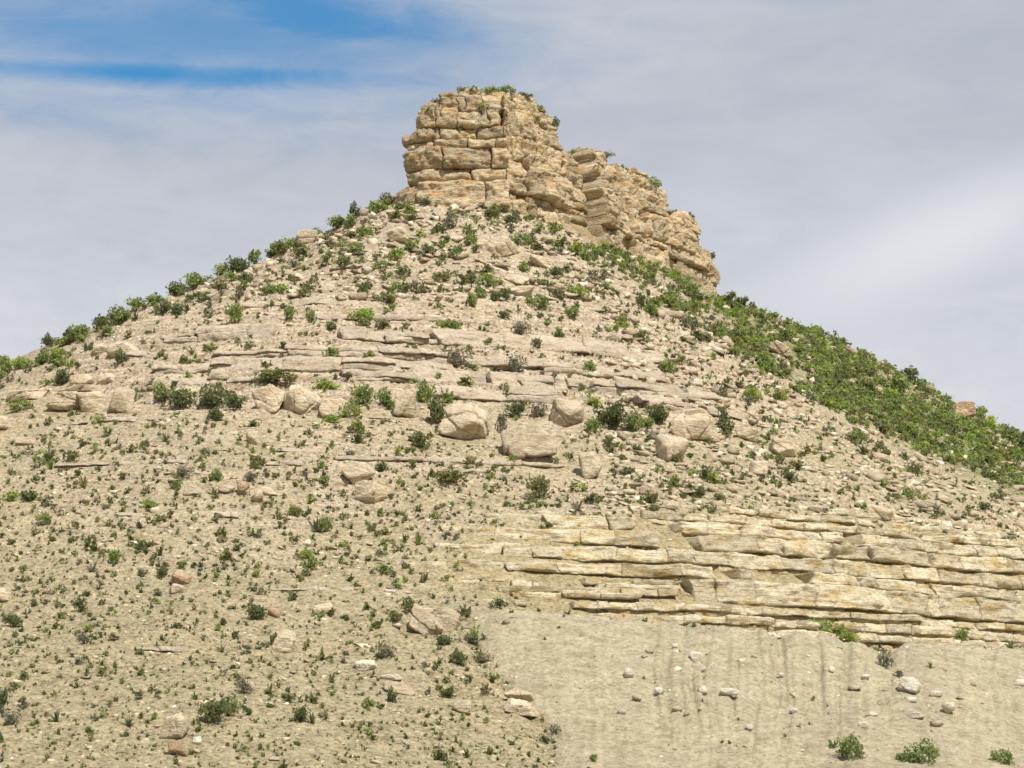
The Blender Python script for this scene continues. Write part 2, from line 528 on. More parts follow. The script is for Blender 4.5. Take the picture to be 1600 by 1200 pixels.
class G:
    def __init__(self, nt):
        self.nt = nt
        self.pos = nt.nodes.new('ShaderNodeNewGeometry').outputs['Position']

    def noise(self, scale, detail=4, stretch=(1, 1, 1), rough=0.55, off=0.0, kind='ShaderNodeTexNoise'):
        mp = self.nt.nodes.new('ShaderNodeMapping')
        mp.inputs['Scale'].default_value = stretch
        mp.inputs['Location'].default_value = (off, off * 2, off * 3)
        self.nt.links.new(self.pos, mp.inputs[0])
        n = self.nt.nodes.new(kind)
        n.inputs['Scale'].default_value = scale
        if kind == 'ShaderNodeTexNoise':
            n.inputs['Detail'].default_value = detail
            n.inputs['Roughness'].default_value = rough
        self.nt.links.new(mp.outputs[0], n.inputs['Vector'])
        return n.outputs[0]

    def ramp(self, fac, stops):
        r = self.nt.nodes.new('ShaderNodeValToRGB')
        els = r.color_ramp.elements
        while len(els) < len(stops):
            els.new(0.5)
        for e, (p, c) in zip(els, stops):
            e.position = p
            e.color = (*c, 1) if len(c) == 3 else c
        self.nt.links.new(fac, r.inputs[0])
        return r.outputs[0]

    def mix(self, fac, a, b, mode='MIX'):
        n = self.nt.nodes.new('ShaderNodeMix')
        n.data_type = 'RGBA'
        n.blend_type = mode
        for key, v in (('Factor', fac), ('A', a), ('B', b)):
            if isinstance(v, (int, float)):
                n.inputs[key].default_value = v
            elif isinstance(v, tuple):
                n.inputs[key].default_value = (*v, 1)
            else:
                self.nt.links.new(v, n.inputs[key])
        return n.outputs['Result']

    def math(self, op, a, b):
        n = self.nt.nodes.new('ShaderNodeMath')
        n.operation = op
        for i, v in enumerate((a, b)):
            if isinstance(v, (int, float)):
                n.inputs[i].default_value = v
            else:
                self.nt.links.new(v, n.inputs[i])
        return n.outputs[0]

    def bump(self, bs, h, dist, strength=1.0, prev=None):
        n = self.nt.nodes.new('ShaderNodeBump')
        n.inputs['Strength'].default_value = strength
        n.inputs['Distance'].default_value = dist
        self.nt.links.new(h, n.inputs['Height'])
        if prev is not None:
            self.nt.links.new(prev, n.inputs['Normal'])
        self.nt.links.new(n.outputs[0], bs.inputs['Normal'])
        return n.outputs[0]

    def rnd(self):
        return self.nt.nodes.new('ShaderNodeObjectInfo').outputs['Random']


WHITE3 = (1, 1, 1)


def rock_mat(name, c_lo, c_hi, stain, stain_amt=0.45, var=0.3, beds=0.7, lich=0.4):
    m, nt, bs = new_mat(name)
    g = G(nt)
    c = g.ramp(g.noise(0.9, 6, (1, 1, 2.2), 0.62), [(0.30, c_lo), (0.68, c_hi)])
    # iron stain in level bands and runs
    st = g.ramp(g.noise(0.55, 5, (1, 1, 3.5), 0.6, 4.0), [(0.50, (0, 0, 0)), (0.66, WHITE3)])
    c = g.mix(g.math('MULTIPLY', st, stain_amt), c, stain)
    # grey lichen and pits
    li = g.ramp(g.noise(3.2, 5, (1, 1, 1), 0.7, 9.0), [(0.53, (0, 0, 0)), (0.66, WHITE3)])
    c = g.mix(g.math('MULTIPLY', li, lich), c, (0.17, 0.155, 0.13))
    pits = g.ramp(g.noise(9.0, 4, (1, 1, 1.6), 0.7, 2.0), [(0.30, (0.62, 0.60, 0.56)), (0.50, WHITE3)])
    c = g.mix(1.0, c, pits, 'MULTIPLY')
    rv = g.ramp(g.rnd(), [(0.0, (1 - var, 1 - var * 1.05, 1 - var * 1.1)), (0.5, WHITE3), (1.0, (1 + var * .35, 1 + var * .28, 1 + var * .2))])
    c = g.mix(1.0, c, rv, 'MULTIPLY')
    nt.links.new(c, bs.inputs['Base Color'])
    b1 = g.bump(bs, g.noise(2.2, 8, (1, 1, 2.4), 0.68, 1.0), 0.30)
    g.bump(bs, g.noise(0.8, 5, (0.6, 0.6, 5.5), 0.6, 6.0), 0.25, beds, b1)
    return m


M_CAP = rock_mat('cap_limestone', (0.40, 0.305, 0.18), (0.66, 0.555, 0.385), (0.46, 0.25, 0.07), 0.75, 0.30, 0.9, 0.75)
M_LEDGE = rock_mat('ledge_limestone', (0.42, 0.34, 0.245), (0.58, 0.495, 0.385), (0.38, 0.25, 0.12), 0.30, 0.14, 0.6, 0.35)
M_CUT = rock_mat('cut_limestone', (0.50, 0.425, 0.275), (0.74, 0.66, 0.49), (0.50, 0.34, 0.11), 0.75, 0.22, 0.9, 0.4)
M_CUTWEAK = rock_mat('cut_shale', (0.40, 0.33, 0.20), (0.60, 0.52, 0.35), (0.42, 0.28, 0.10), 0.6, 0.2)
M_BOULDER = rock_mat('boulder_limestone', (0.50, 0.41, 0.28), (0.70, 0.60, 0.44), (0.42, 0.28, 0.13), 0.45, 0.14, 0.12, 0.45)
M_WHITE = rock_mat('white_stone', (0.58, 0.53, 0.41), (0.80, 0.75, 0.62), (0.48, 0.36, 0.18), 0.25, 0.16, 0.15, 0.2)
M_RED = rock_mat('rusty_stone', (0.38, 0.25, 0.155), (0.57, 0.43, 0.28), (0.33, 0.18, 0.09), 0.4, 0.1, 0.12, 0.3)
M_STONE = rock_mat('talus_stone', (0.40, 0.32, 0.22), (0.60, 0.52, 0.39), (0.40, 0.26, 0.13), 0.30, 0.35, 0.15, 0.3)


def terrain_mat():
    m, nt, bs = new_mat('hill_soil')
    g = G(nt)
    at = nt.nodes.new('ShaderNodeAttribute')
    at.attribute_name = 'soil'
    base = at.outputs['Color']
    a2 = nt.nodes.new('ShaderNodeAttribute')
    a2.attribute_name = 'kind_mask'
    sp = nt.nodes.new('ShaderNodeSeparateColor')
    nt.links.new(a2.outputs['Color'], sp.inputs[0])
    stony, fan = sp.outputs[0], sp.outputs[1]
    n = g.ramp(g.noise(0.8, 7, (1, 1, 2.0), 0.65), [(0.28, (0.70, 0.67, 0.62)), (0.5, (1, 1, 1)), (0.75, (1.24, 1.21, 1.15))])
    c = g.mix(1.0, base, n, 'MULTIPLY')
    # gravel: pale and dark bits
    gv = g.noise(3.6, 5, (1, 1, 1.2), 0.8, 3.0)
    dark = g.ramp(gv, [(0.38, (0.42, 0.37, 0.31)), (0.49, WHITE3)])
    lite = g.ramp(gv, [(0.53, WHITE3), (0.66, (1.55, 1.52, 1.46))])
    c2 = g.mix(1.0, g.mix(1.0, c, dark, 'MULTIPLY'), lite, 'MULTIPLY')
    c = g.mix(g.math('MULTIPLY', fan, 0.40), c2, c)
    # level streaks: thin beds showing through
    st = g.ramp(g.noise(0.35, 5, (1, 1, 11.0), 0.6, 8.0), [(0.36, (0.80, 0.73, 0.62)), (0.52, WHITE3), (0.66, (1.16, 1.15, 1.13))])
    cs = g.mix(1.0, c, st, 'MULTIPLY')
    c = g.mix(stony, c, cs)
    nt.links.new(c, bs.inputs['Base Color'])
    b1 = g.bump(bs, g.noise(2.6, 8, (1, 1, 1.3), 0.78, 5.0), 0.30)
    return m


M_SOIL = terrain_mat()


def leaf_mat(name, cols, trans=0.25):
    m, nt, bs = new_mat(name)
    g = G(nt)
    at = nt.nodes.new('ShaderNodeAttribute')
    at.attribute_name = 'tone'
    c = g.ramp(at.outputs['Fac'], [(i / (len(cols) - 1), c_) for i, c_ in enumerate(cols)])
    rv = g.ramp(g.noise(0.45, 3, (1, 1, 1), 0.6, 3.3), [(0.3, (0.80, 0.86, 0.92)), (0.7, (1.25, 1.12, 0.92))])
    c = g.mix(1.0, c, rv, 'MULTIPLY')
    nt.links.new(c, bs.inputs['Base Color'])
    bs.inputs['Roughness'].default_value = 0.8
    tr = nt.nodes.new('ShaderNodeBsdfTranslucent')
    nt.links.new(g.mix(1.0, c, (1.25, 1.35, 0.9), 'MULTIPLY'), tr.inputs['Color'])
    mx = nt.nodes.new('ShaderNodeMixShader')
    mx.inputs[0].default_value = 0.48
    out = [n_ for n_ in nt.nodes if n_.type == 'OUTPUT_MATERIAL'][0]
    nt.links.new(bs.outputs[0], mx.inputs[1])
    nt.links.new(tr.outputs[0], mx.inputs[2])
    nt.links.new(mx.outputs[0], out.inputs[0])
    return m


M_GREEN = leaf_mat('leaf_green', [(0.10, 0.13, 0.05), (0.19, 0.245, 0.085), (0.25, 0.30, 0.12), (0.32, 0.36, 0.18)])
M_DARK = leaf_mat('leaf_dark', [(0.06, 0.075, 0.04), (0.12, 0.15, 0.07), (0.165, 0.19, 0.095), (0.22, 0.235, 0.14)])
M_GREY = leaf_mat('leaf_grey', [(0.10, 0.095, 0.08), (0.17, 0.16, 0.13), (0.22, 0.215, 0.165), (0.29, 0.28, 0.225)])
M_OLIVE = leaf_mat('leaf_olive', [(0.08, 0.09, 0.045), (0.155, 0.165, 0.08), (0.21, 0.215, 0.105), (0.28, 0.275, 0.16)])
M_LIME = leaf_mat('leaf_bright', [(0.13, 0.18, 0.04), (0.24, 0.32, 0.08), (0.31, 0.39, 0.12), (0.38, 0.43, 0.18)])
mt_, nt_, bs_ = new_mat('bark')
gg = G(nt_)
nt_.links.new(gg.ramp(gg.noise(14, 3), [(0.3, (0.06, 0.045, 0.035)), (0.7, (0.17, 0.14, 0.11))]), bs_.inputs['Base Color'])
M_BARK = mt_


# ------------------------------------------------------------------ mesh helpers
def mesh_np(name, verts, faces, mats, smooth=False, tone=None, mat_idx=None):
    """faces: (n,4) or (n,3) int array"""
    me = bpy.data.meshes.new(name)
    verts = np.asarray(verts, np.float32)
    faces = np.asarray(faces, np.int32)
    n, k = faces.shape
    me.vertices.add(len(verts))
    me.vertices.foreach_set('co', verts.ravel())
    me.loops.add(n * k)
    me.loops.foreach_set('vertex_index', faces.ravel())
    me.polygons.add(n)
    me.polygons.foreach_set('loop_start', np.arange(0, n * k, k, dtype=np.int32))
    me.polygons.foreach_set('loop_total', np.full(n, k, np.int32))
    if smooth:
        me.polygons.foreach_set('use_smooth', np.ones(n, bool))
    if mat_idx is not None:
        me.polygons.foreach_set('material_index', np.asarray(mat_idx, np.int32))
    for m in mats:
        me.materials.append(m)
    if tone is not None:
        a = me.attributes.new('tone', 'FLOAT', 'FACE')
        a.data.foreach_set('value', np.asarray(tone, np.float32))
    me.update(calc_edges=True)
    return me


def link(name, me, parent=None):
    o = bpy.data.objects.new(name, me)
    COL.objects.link(o)
    if parent is not None:
        o.parent = parent
    return o


def tag(o, label, cat, group=None, kind=None):
    o['label'] = label
    if cat:
        o['category'] = cat
    if group:
        o['group'] = group
    if kind:
        o['kind'] = kind
    return o


def hull_stone(seed, flat=0.7, n=13):
    """an angular broken stone: triangles of the hull of a few points, half size about 1"""
    import bmesh
    r = np.random.default_rng(seed)
    P = r.uniform(-1, 1, (n, 3))
    P /= np.maximum(np.abs(P).max(1), 0.75)[:, None]
    P *= np.array([1.0, r.uniform(0.65, 0.95), flat])
    bm = bmesh.new()
    for p in P:
        bm.verts.new(p)
    bmesh.ops.convex_hull(bm, input=bm.verts)
    bmesh.ops.delete(bm, geom=[v for v in bm.verts if not v.link_faces], context='VERTS')
    bmesh.ops.triangulate(bm, faces=bm.faces)
    bm.verts.index_update()
    V = np.array([v.co[:] for v in bm.verts])
    F = np.array([[v.index for v in f.verts] for f in bm.faces])
    bm.free()
    return V, F


# terrain sheet
nr, nc = GX.shape
idx = np.arange(nr * nc).reshape(nr, nc)
q = np.stack([idx[:-1, :-1], idx[:-1, 1:], idx[1:, 1:], idx[1:, :-1]], -1).reshape(-1, 4)
wrap = np.stack([idx[:-1, -1], idx[:-1, 0], idx[1:, 0], idx[1:, -1]], -1)
me = mesh_np('hillside', np.stack([GX, GY, GZ], -1).reshape(-1, 3), q, [M_SOIL], smooth=True)
# soil colours by region (what lies there, plus a rim of light painted along the bank's crest)
ZB = base_h(GX, GY)
U, V = project(GX, GY, GZ)
n_a = fbm(GX / 12, GY / 12, 3.1, 3)
n_b = fbm(GX / 3.5, GY / 3.5, 8.1, 3)


def lerp3(a, b, t):
    return a + (np.asarray(b) - a) * t[..., None]


soil = np.broadcast_to(np.array([0.415, 0.356, 0.228]), GX.shape + (3,)).copy()
soil = lerp3(soil, (0.42, 0.345, 0.245), sstep(34, 48, ZB) * 0.9)
soil = lerp3(soil, (0.400, 0.348, 0.215), sstep(24, 8, ZB) * 0.7)
soil = lerp3(soil, (0.44, 0.35, 0.205), np.clip(n_a * 1.6, 0, 1) * 0.5)
soil = lerp3(soil, (0.37, 0.295, 0.20), np.clip(-n_b * 1.5, 0, 1) * 0.5)
br_ = bare_rock(GX, GY, U, V) * (V < 900)
soil = lerp3(soil, (0.50, 0.42, 0.315), np.clip(br_ * 1.5, 0, 1) * 0.9)
cm3 = cut_mask(U, V)
soil = lerp3(soil, (0.40, 0.335, 0.195), cm3)
fm3 = fan_mask(U, V)
_crest = np.interp(U, [600, 720, 800, 1090, 1250, 1340, 1380, 1420, 1600, 1900], [925, 945, 955, 976, 990, 1003, 1020, 1006, 1016, 1030])
_st = perlin(AA * 150 / 0.9, GY / 30, 4.4) * 0.5 + perlin(AA * 150 / 0.35, GY / 22, 7.4) * 0.5
soil = lerp3(soil, (0.455, 0.400, 0.270), fm3)
soil = soil * (1 + 0.16 * _st * fm3)[..., None]        # washed streaks of paler and darker fines
soil = lerp3(soil, (0.50, 0.45, 0.33), np.exp(-((V - _crest - 2) / 3.5) ** 2) * (U > 690) * (U < 2200) * np.clip(0.6 + n_b, 0, 1))  # light caught by the bank's top edge, put into the soil colour
_cq = np.zeros(GX.shape)
_cq[near] = (cd > 0.9)
soil = lerp3(soil, (0.36, 0.28, 0.17), _cq)
# greener, litter covered ground on the right flank
silh = np.interp(U, [700, 800, 900, 1000, 1100, 1200, 1300, 1400, 1500, 1600, 1900], [285, 300, 335, 370, 420, 480, 535, 585, 640, 695, 850])
depth_px = V - silh
grw = np.interp(U, [780, 900, 1050, 1200, 1400, 1600], [10, 45, 75, 110, 125, 120])
green = sstep(0, 1, (grw - depth_px) / 55) * sstep(790, 860, U)
soil = lerp3(soil, (0.20, 0.215, 0.085), green * np.clip(0.7 + 1.0 * n_b, 0, 1) * (1 - _cq))
ca = me.color_attributes.new('soil', 'FLOAT_COLOR', 'POINT')
ca.data.foreach_set('color', np.concatenate([soil, np.ones(GX.shape + (1,))], -1).astype(np.float32).ravel())
km = np.stack([np.clip(br_ * 1.3, 0.12, 1) * (1 - fm3) * (1 - 0.5 * green), fm3, cm3, np.ones_like(cm3)], -1)
cb = me.color_attributes.new('kind_mask', 'FLOAT_COLOR', 'POINT')
cb.data.foreach_set('color', km.astype(np.float32).ravel())
hill = link('hillside', me)
tag(hill, 'pale sandy limestone hillside rising to a rock cap, with a loose spoil slope at lower right', None, kind='structure')

# ------------------------------------------------------------------ rocks
_tmpl = {}


def cube_grid(n):
    if n in _tmpl:
        return _tmpl[n]
    pts, faces, key = [], [], {}

    def vid(p):
        k = tuple(int(round(c * n)) for c in p)
        if k not in key:
            key[k] = len(pts)
            pts.append(p)
        return key[k]
    for ax in range(3):
        for sg in (-1, 1):
            for i in range(n):
                for j in range(n):
                    c = []
                    for (a, b) in ((i, j), (i + 1, j), (i + 1, j + 1), (i, j + 1)):
                        p = [0, 0, 0]
                        p[ax] = sg
                        p[(ax + 1) % 3] = 2 * a / n - 1
                        p[(ax + 2) % 3] = 2 * b / n - 1
                        c.append(vid(tuple(p)))
                    faces.append(c if sg > 0 else c[::-1])
    P = np.array(pts, float)
    _tmpl[n] = (P, np.array(faces))
    return _tmpl[n]


def rock_verts(n, dims, seed, planes=7, crisp=9.0, jit=0.16, amp=0.05, blocky=1.0, lam=0.0, off=(0, 0, 0), cracks=0):
    """a stone: box directions cut by random planes, corners rounded, surface broken by noise. dims = half sizes"""
    r = np.random.default_rng(seed)
    P, F = cube_grid(n)
    D = P / np.linalg.norm(P, axis=1)[:, None]
    N = [np.array(v, float) for v in ((1, 0, 0), (-1, 0, 0), (0, 1, 0), (0, -1, 0), (0, 0, 1), (0, 0, -1))]
    N = [v + r.normal(0, jit, 3) for v in N]
    H = [blocky * r.uniform(0.88, 1.08) for _ in N]
    for _ in range(planes):
        v = r.normal(size=3)
        v[2] = abs(v[2]) * r.choice([1, 1, -1])
        N.append(v)
        H.append(r.uniform(0.86, 1.14))
    N = np.array(N)
    N /= np.linalg.norm(N, axis=1)[:, None]
    H = np.array(H)
    dot = np.maximum(D @ N.T, 0) / H
    rad = (dot ** crisp).sum(1) ** (-1 / crisp)
    V = D * rad[:, None]
    mx = np.abs(V).max(0)
    for _ in range(cracks):
        pn = r.normal(size=3) * np.array([1.0, 0.6, 0.9])
        pn /= np.linalg.norm(pn)
        dd_ = V @ pn - r.uniform(-0.35, 0.35) + 0.10 * perlin(V[:, 0] * 2, V[:, 1] * 2, V[:, 2] * 2 + seed % 9)
        V = V * (1 - 0.10 * np.exp(-(dd_ / 0.045) ** 2) + 0.04 * np.tanh(dd_ * 12))[:, None]
    V = V / mx * np.asarray(dims)
    o = np.asarray(off, float) + r.uniform(-50, 50, 3) * (1 if not np.any(off) else 0)
    W = V + o
    sc_ = min(dims) * 1.1
    nn = fbm(W[:, 0] / sc_, W[:, 1] / sc_, W[:, 2] / sc_, 4, 0.55)
    V = V + D * (amp * min(dims) * 2 * nn)[:, None]
    if lam:
        lw = perlin(W[:, 0] / 6, W[:, 1] / 6, W[:, 2] / 0.28)
        V[:, :2] += D[:, :2] * (lam * lw)[:, None]
    return V, F


_var = {}


def stone_variant(kind, k, mat):
    """shared unit stone meshes, half size 1"""
    key = (kind, k, mat.name)
    if key not in _var:
        V, F = hull_stone(900 + 41 * k + len(kind), 0.8 if kind == 'chunk' else 0.45)
        _var[key] = mesh_np(kind + '_stone', V, F, [mat])
    return _var[key]


def contour(zb, u0, u1, step=3.0):
    """points where the smooth hill crosses height zb, for azimuths between pixel columns u0 and u1"""
    us = np.arange(u0, u1 + step, step)
    az = np.arctan((us - 800) / FPX)
    dd = np.linspace(95, 243, 600)
    zz = base_h(dd[:, None] * np.sin(az), dd[:, None] * np.cos(az))
    k = np.clip(np.argmax(zz >= zb, axis=0), 1, len(dd) - 1)
    ii = np.arange(len(us))
    t = (zb - zz[k - 1, ii]) / np.maximum(zz[k, ii] - zz[k - 1, ii], 1e-6)
    d = dd[k - 1] + (dd[k] - dd[k - 1]) * np.clip(t, 0, 1)
    ker = np.ones(7) / 7
    d = np.convolve(np.pad(d, 3, mode='edge'), ker, 'valid')
    P = np.stack([d * np.sin(az), d * np.cos(az)], 1)
    S = np.concatenate([[0], np.cumsum(np.hypot(*np.diff(P, axis=0).T))])
    return P, S, us


def normals2(P):
    t = np.gradient(P, axis=0)
    t /= np.linalg.norm(t, axis=1)[:, None]
    return np.stack([t[:, 1], -t[:, 0]], 1)


def bed_patch(path, s0, s1, z0, z1, off, depth, mat, res, seed, name, root, wob=(0.22, 0.12), rough=(0.30, 0.10), edge=0.12,
              tilt=0.06, gap=0.03, lean=0.0, under=0.0, seedz=0.0, lam=0.06):
    """one block of bedded rock: its face follows the outline, its joints wander but fit those of its neighbours"""
    P, S, N = path
    r = np.random.default_rng(seed)
    nc_ = int(max(4, min(40, round((s1 - s0) / res))))
    nr_ = int(max(3, min(24, round((z1 - z0) / res))))
    cu = np.linspace(0, 1, nc_ + 1)
    ru = np.linspace(0, 1, nr_ + 1)
    # denser near the joints so that edges stay crisp
    cu = 0.5 - 0.5 * np.sign(0.5 - cu) * np.abs(1 - 2 * cu) ** 0.8
    ru = 0.5 - 0.5 * np.sign(0.5 - ru) * np.abs(1 - 2 * ru) ** 0.8
    su = s0 + gap + (s1 - s0 - 2 * gap) * cu
    zu = z0 + gap * .6 + (z1 - z0 - 1.2 * gap) * ru
    Zm, Sm = np.meshgrid(zu, su, indexing='ij')
    Ce, Re = np.meshgrid(cu, ru)[0], np.meshgrid(cu, ru)[1]
    ws = Sm + wob[0] * perlin(Sm / 1.7, Zm / 1.1, 3.3 + seedz)
    wz = Zm + wob[1] * perlin(Sm / 2.3, Zm / 1.3, 8.8 + seedz) + 0.4 * wob[1] * perlin(Sm / 0.6, Zm / 0.8, 1.8)
    ws_c = np.clip(ws, S[0], S[-1])
    bx, by = np.interp(ws_c, S, P[:, 0]), np.interp(ws_c, S, P[:, 1])
    nx, ny = np.interp(ws_c, S, N[:, 0]), np.interp(ws_c, S, N[:, 1])
    de = np.minimum(np.minimum(Ce, 1 - Ce) * (s1 - s0), np.minimum(Re, 1 - Re) * (z1 - z0))
    D = off + tilt * r.normal() * (Sm - (s0 + s1) / 2) + tilt * r.normal() * (Zm - (z0 + z1) / 2) * 1.5
    D = D + rough[0] * fbm(bx / 2.2, by / 2.2, wz / 1.5, 3) + rough[1] * fbm(bx / 0.5, by / 0.5, wz / 0.4, 3, 0.6)
    D = D + lam * perlin(bx / 5, by / 5, wz / 0.22)
    D = D - edge * np.exp(-de / 0.10) - 0.35 * edge * np.exp(-de / 0.3)
    D = D - lean * (Zm - z0) - under * np.clip(1 - (Zm - z0) / max(0.35 * (z1 - z0), 0.05), 0, 1)
    X_, Y_ = bx + nx * D, by + ny * D
    # wrap: a border ring pulled back into the hill closes top, bottom and sides
    Rn, Cn = X_.shape
    VX = np.pad(X_, 1, mode='edge')
    VY = np.pad(Y_, 1, mode='edge')
    VZ = np.pad(wz, 1, mode='edge')
    NX = np.pad(nx, 1, mode='edge')
    NY = np.pad(ny, 1, mode='edge')
    ring = np.ones(VX.shape, bool)
    ring[1:-1, 1:-1] = False
    VX[ring] -= NX[ring] * depth
    VY[ring] -= NY[ring] * depth
    cx_, cy_, cz_ = float(bx.mean()), float(by.mean()), float(wz.mean())
    V = np.stack([VX - cx_, VY - cy_, VZ - cz_], -1).reshape(-1, 3)
    R2, C2 = VX.shape
    id_ = np.arange(R2 * C2).reshape(R2, C2)
    F = np.stack([id_[:-1, :-1], id_[:-1, 1:], id_[1:, 1:], id_[1:, :-1]], -1).reshape(-1, 4)
    # closing sheet at the back
    F = np.concatenate([F, [[id_[0, 0], id_[-1, 0], id_[-1, -1], id_[0, -1]]]])
    o = link(name, mesh_np(name, V, F, [mat]), root)
    o.location = (cx_, cy_, cz_)
    return o


def root_empty(name, loc=(0, 0, 0)):
    o = bpy.data.objects.new(name, None)
    o.empty_display_size = 0.5
    o.location = loc
    COL.objects.link(o)
    return o


# ledges of the front slope: continuous beds split by a few joints
for i, L in enumerate(LED):
    rt = root_empty('rock_ledge')
    tag(rt, L['words'], 'rock ledge')
    r = np.random.default_rng(50 + i)
    P, S, us = contour(L['z'] - 0.42 * L['s'], L['u0'] - 45, L['u1'] + 45)
    path = (P, S, normals2(P))
    pos = sB = float(np.interp(L['u0'], us, S))
    sE = float(np.interp(L['u1'], us, S))
    sd = 3000 + i * 100
    first = True
    while pos < sE - 0.5:
        w = r.uniform(*L['bw']) * (0.4 if r.random() < 0.25 else 1)
        e = min(pos + w, sE)
        sd += 1
        if r.random() < L['cov'] * (0.7 if L['s'] < 0.42 else 1) or first:
            first = False
            endt = min(pos - sB, sE - e) / max(sE - sB, 1)
            th = L['s'] * r.uniform(0.9, 1.1) * (0.6 + 0.4 * min(1, endt * 8))
            z0 = L['z'] - L['s'] * .45
            two = L['s'] > 0.9 and r.random() < 0.6
            kw = dict(wob=(0.5, 0.16), rough=(0.55, 0.20), edge=0.08, gap=0.004, seedz=i * 3.1, tilt=0.06, lam=0.07)
            if two:
                k = r.uniform(0.35, 0.6) * th
                bed_patch(path, pos, e, z0, z0 + k, 0.25 + r.normal(0, .10), 2.4, M_LEDGE, 0.14, sd, 'slab', rt, lean=0.25, **kw)
                bed_patch(path, pos - r.uniform(0, .6), e - r.uniform(0, .6), z0 + k, z0 + th, 0.40 + r.normal(0, .12) - 0.3 * k, 2.8, M_LEDGE, 0.14, sd + 50, 'slab', rt,
                          lean=0.8, **kw)
            else:
                thin = L['s'] < 0.42
                bed_patch(path, pos, e, z0, z0 + th * (1.25 if thin else 1), (0.16 if thin else 0.38) + r.normal(0, .09), 2.2, M_LEDGE, 0.14, sd, 'slab', rt, lean=1.2 if thin else 0.75, **kw)
        pos = e

# bare cut at lower right: contiguous beds, hard and weak by turns
cut = root_empty('bedded_outcrop')
tag(cut, 'bare cut face of stacked cream and ochre limestone beds above the spoil slope', 'rock outcrop')
# (v of the foot at u=1100, start column, hard?, block widths)
# hard: 0 weak and set back, 1 thin hard bed, 2 thick hard bed overhanging what lies below
BEDS = [(1006, 1090, 0, (1.0, 3.0)), (994, 1000, 1, (0.8, 2.6)), (985, 770, 0, (1.0, 3.0)), (975, 740, 1, (0.8, 3.5)), (966, 700, 0, (1, 3)),
        (956, 670, 1, (0.7, 3.4)), (948, 700, 0, (2, 5)), (939, 1065, 2, (1.6, 6.5)), (909, 640, 0, (1, 3)), (901, 640, 2, (1.2, 5)),
        (888, 655, 0, (1, 4)), (881, 640, 2, (1.2, 5.5)), (867, 660, 0, (1, 4)), (859, 690, 2, (1.2, 6)), (842, 740, 0, (1, 4)),
        (835, 760, 2, (1.2, 5)), (821, 860, 0, (1, 4)), (815, 880, 1, (1.0, 4)), (807, 1000, 0, (1, 3)), (801, 1010, 1, (0.8, 3)),
        (793, 1120, 0, (1, 3)), (789, 1150, 1, (1, 3)), (781, 1300, 0, (1, 2))]
zf = [zat(1100, b[0]) for b in BEDS]
n_cut = 0


def bed_run(z0, z1, ua, ub, hard, bw, sd, zref=None):
    global n_cut
    P, S, us = contour(z0 + 0.25 * (z1 - z0) if zref is None else zref, ua - 45, ub + 45)
    s_end = float(np.interp(ub, us, S))
    path = (P, S, normals2(P))
    r = np.random.default_rng(sd)
    pos = s_beg = float(np.interp(ua, us, S))
    while pos < s_end - 0.3:
        w = r.uniform(*bw) * (0.45 if r.random() < .35 else 1)
        e = min(pos + w, s_end)
        cov = [0.96, 0.95, 1.0][hard]
        fade_in = 0.92 if hard == 2 else 0.45 + 0.55 * min(1.0, (pos - s_beg + .5) / 8.0)
        if r.random() < cov * fade_in:
            off = {0: -0.12, 1: 0.10, 2: 0.20}[hard] + r.normal(0, 0.08) - 0.7 * (1 - min(1.0, (pos - s_beg) / 6.0)) * (hard > 0)
            bed_patch(path, pos, e, z0, z1 + 0.03 + r.uniform(-0.1, 0.05) * (hard > 0), off, 2.6, M_CUT if hard else M_CUTWEAK, 0.12, sd * 7 + int(pos * 3),
                      'limestone_block' if hard else 'shale_block', cut, wob=(0.35, 0.15), rough=(0.60, 0.22), edge=0.055 if hard else 0.02,
                      tilt=0.06, gap=0.002, lean=0.28, under=0.0, seedz=2.0, lam=0.10)
            n_cut += 1
        pos = e


for i in range(len(BEDS) - 1):
    v_, us_, hard, bw = BEDS[i]
    zr = zf[i + 1] + 0.25 * (zf[i + 2] - zf[i + 1]) if hard == 0 and i + 2 < len(zf) else None
    bed_run(zf[i], zf[i + 1], us_, 1720, hard, bw, 400 + i, zr)
# left of the thick lowest bed its place is taken by thin ones
_z0, _z1 = zf[7], zf[8]
for k in range(4):
    bed_run(_z0 + (_z1 - _z0) * k / 4, _z0 + (_z1 - _z0) * (k + 1) / 4, [690, 650, 660, 650][k], 1062, (k + 1) % 2, (0.8, 3.5), 480 + k)

# ------------------------------------------------------------------ rock cap
cap = root_empty('rock_cliff')
tag(cap, 'weathered cliff of stacked yellow limestone blocks crowning the hill', 'rock outcrop')
CPATH = (CAPP, CAPS, CAPN)


def s_at(u):
    return float(np.interp(u, CAPU[_i0:_i1 + 1], CAPS[_i0:_i1 + 1]))


rc = np.random.default_rng(78)
cseed = 5000


def cblock(s0, s1, z0, z1, inset, big_=False, wob=(0.30, 0.16), edge=0.16, under=0.0, lean=0.12, tilt=0.10):
    global cseed
    cseed += 1
    bed_patch(CPATH, s0, s1, z0, z1, -inset, 4.2, M_CAP, 0.14, cseed, 'block', cap, wob=wob, rough=(0.7 if big_ else 0.6, 0.30), edge=edge,
              tilt=tilt, gap=0.03, lean=lean, under=under, lam=0.07)


S_L = CAPS[_i0]
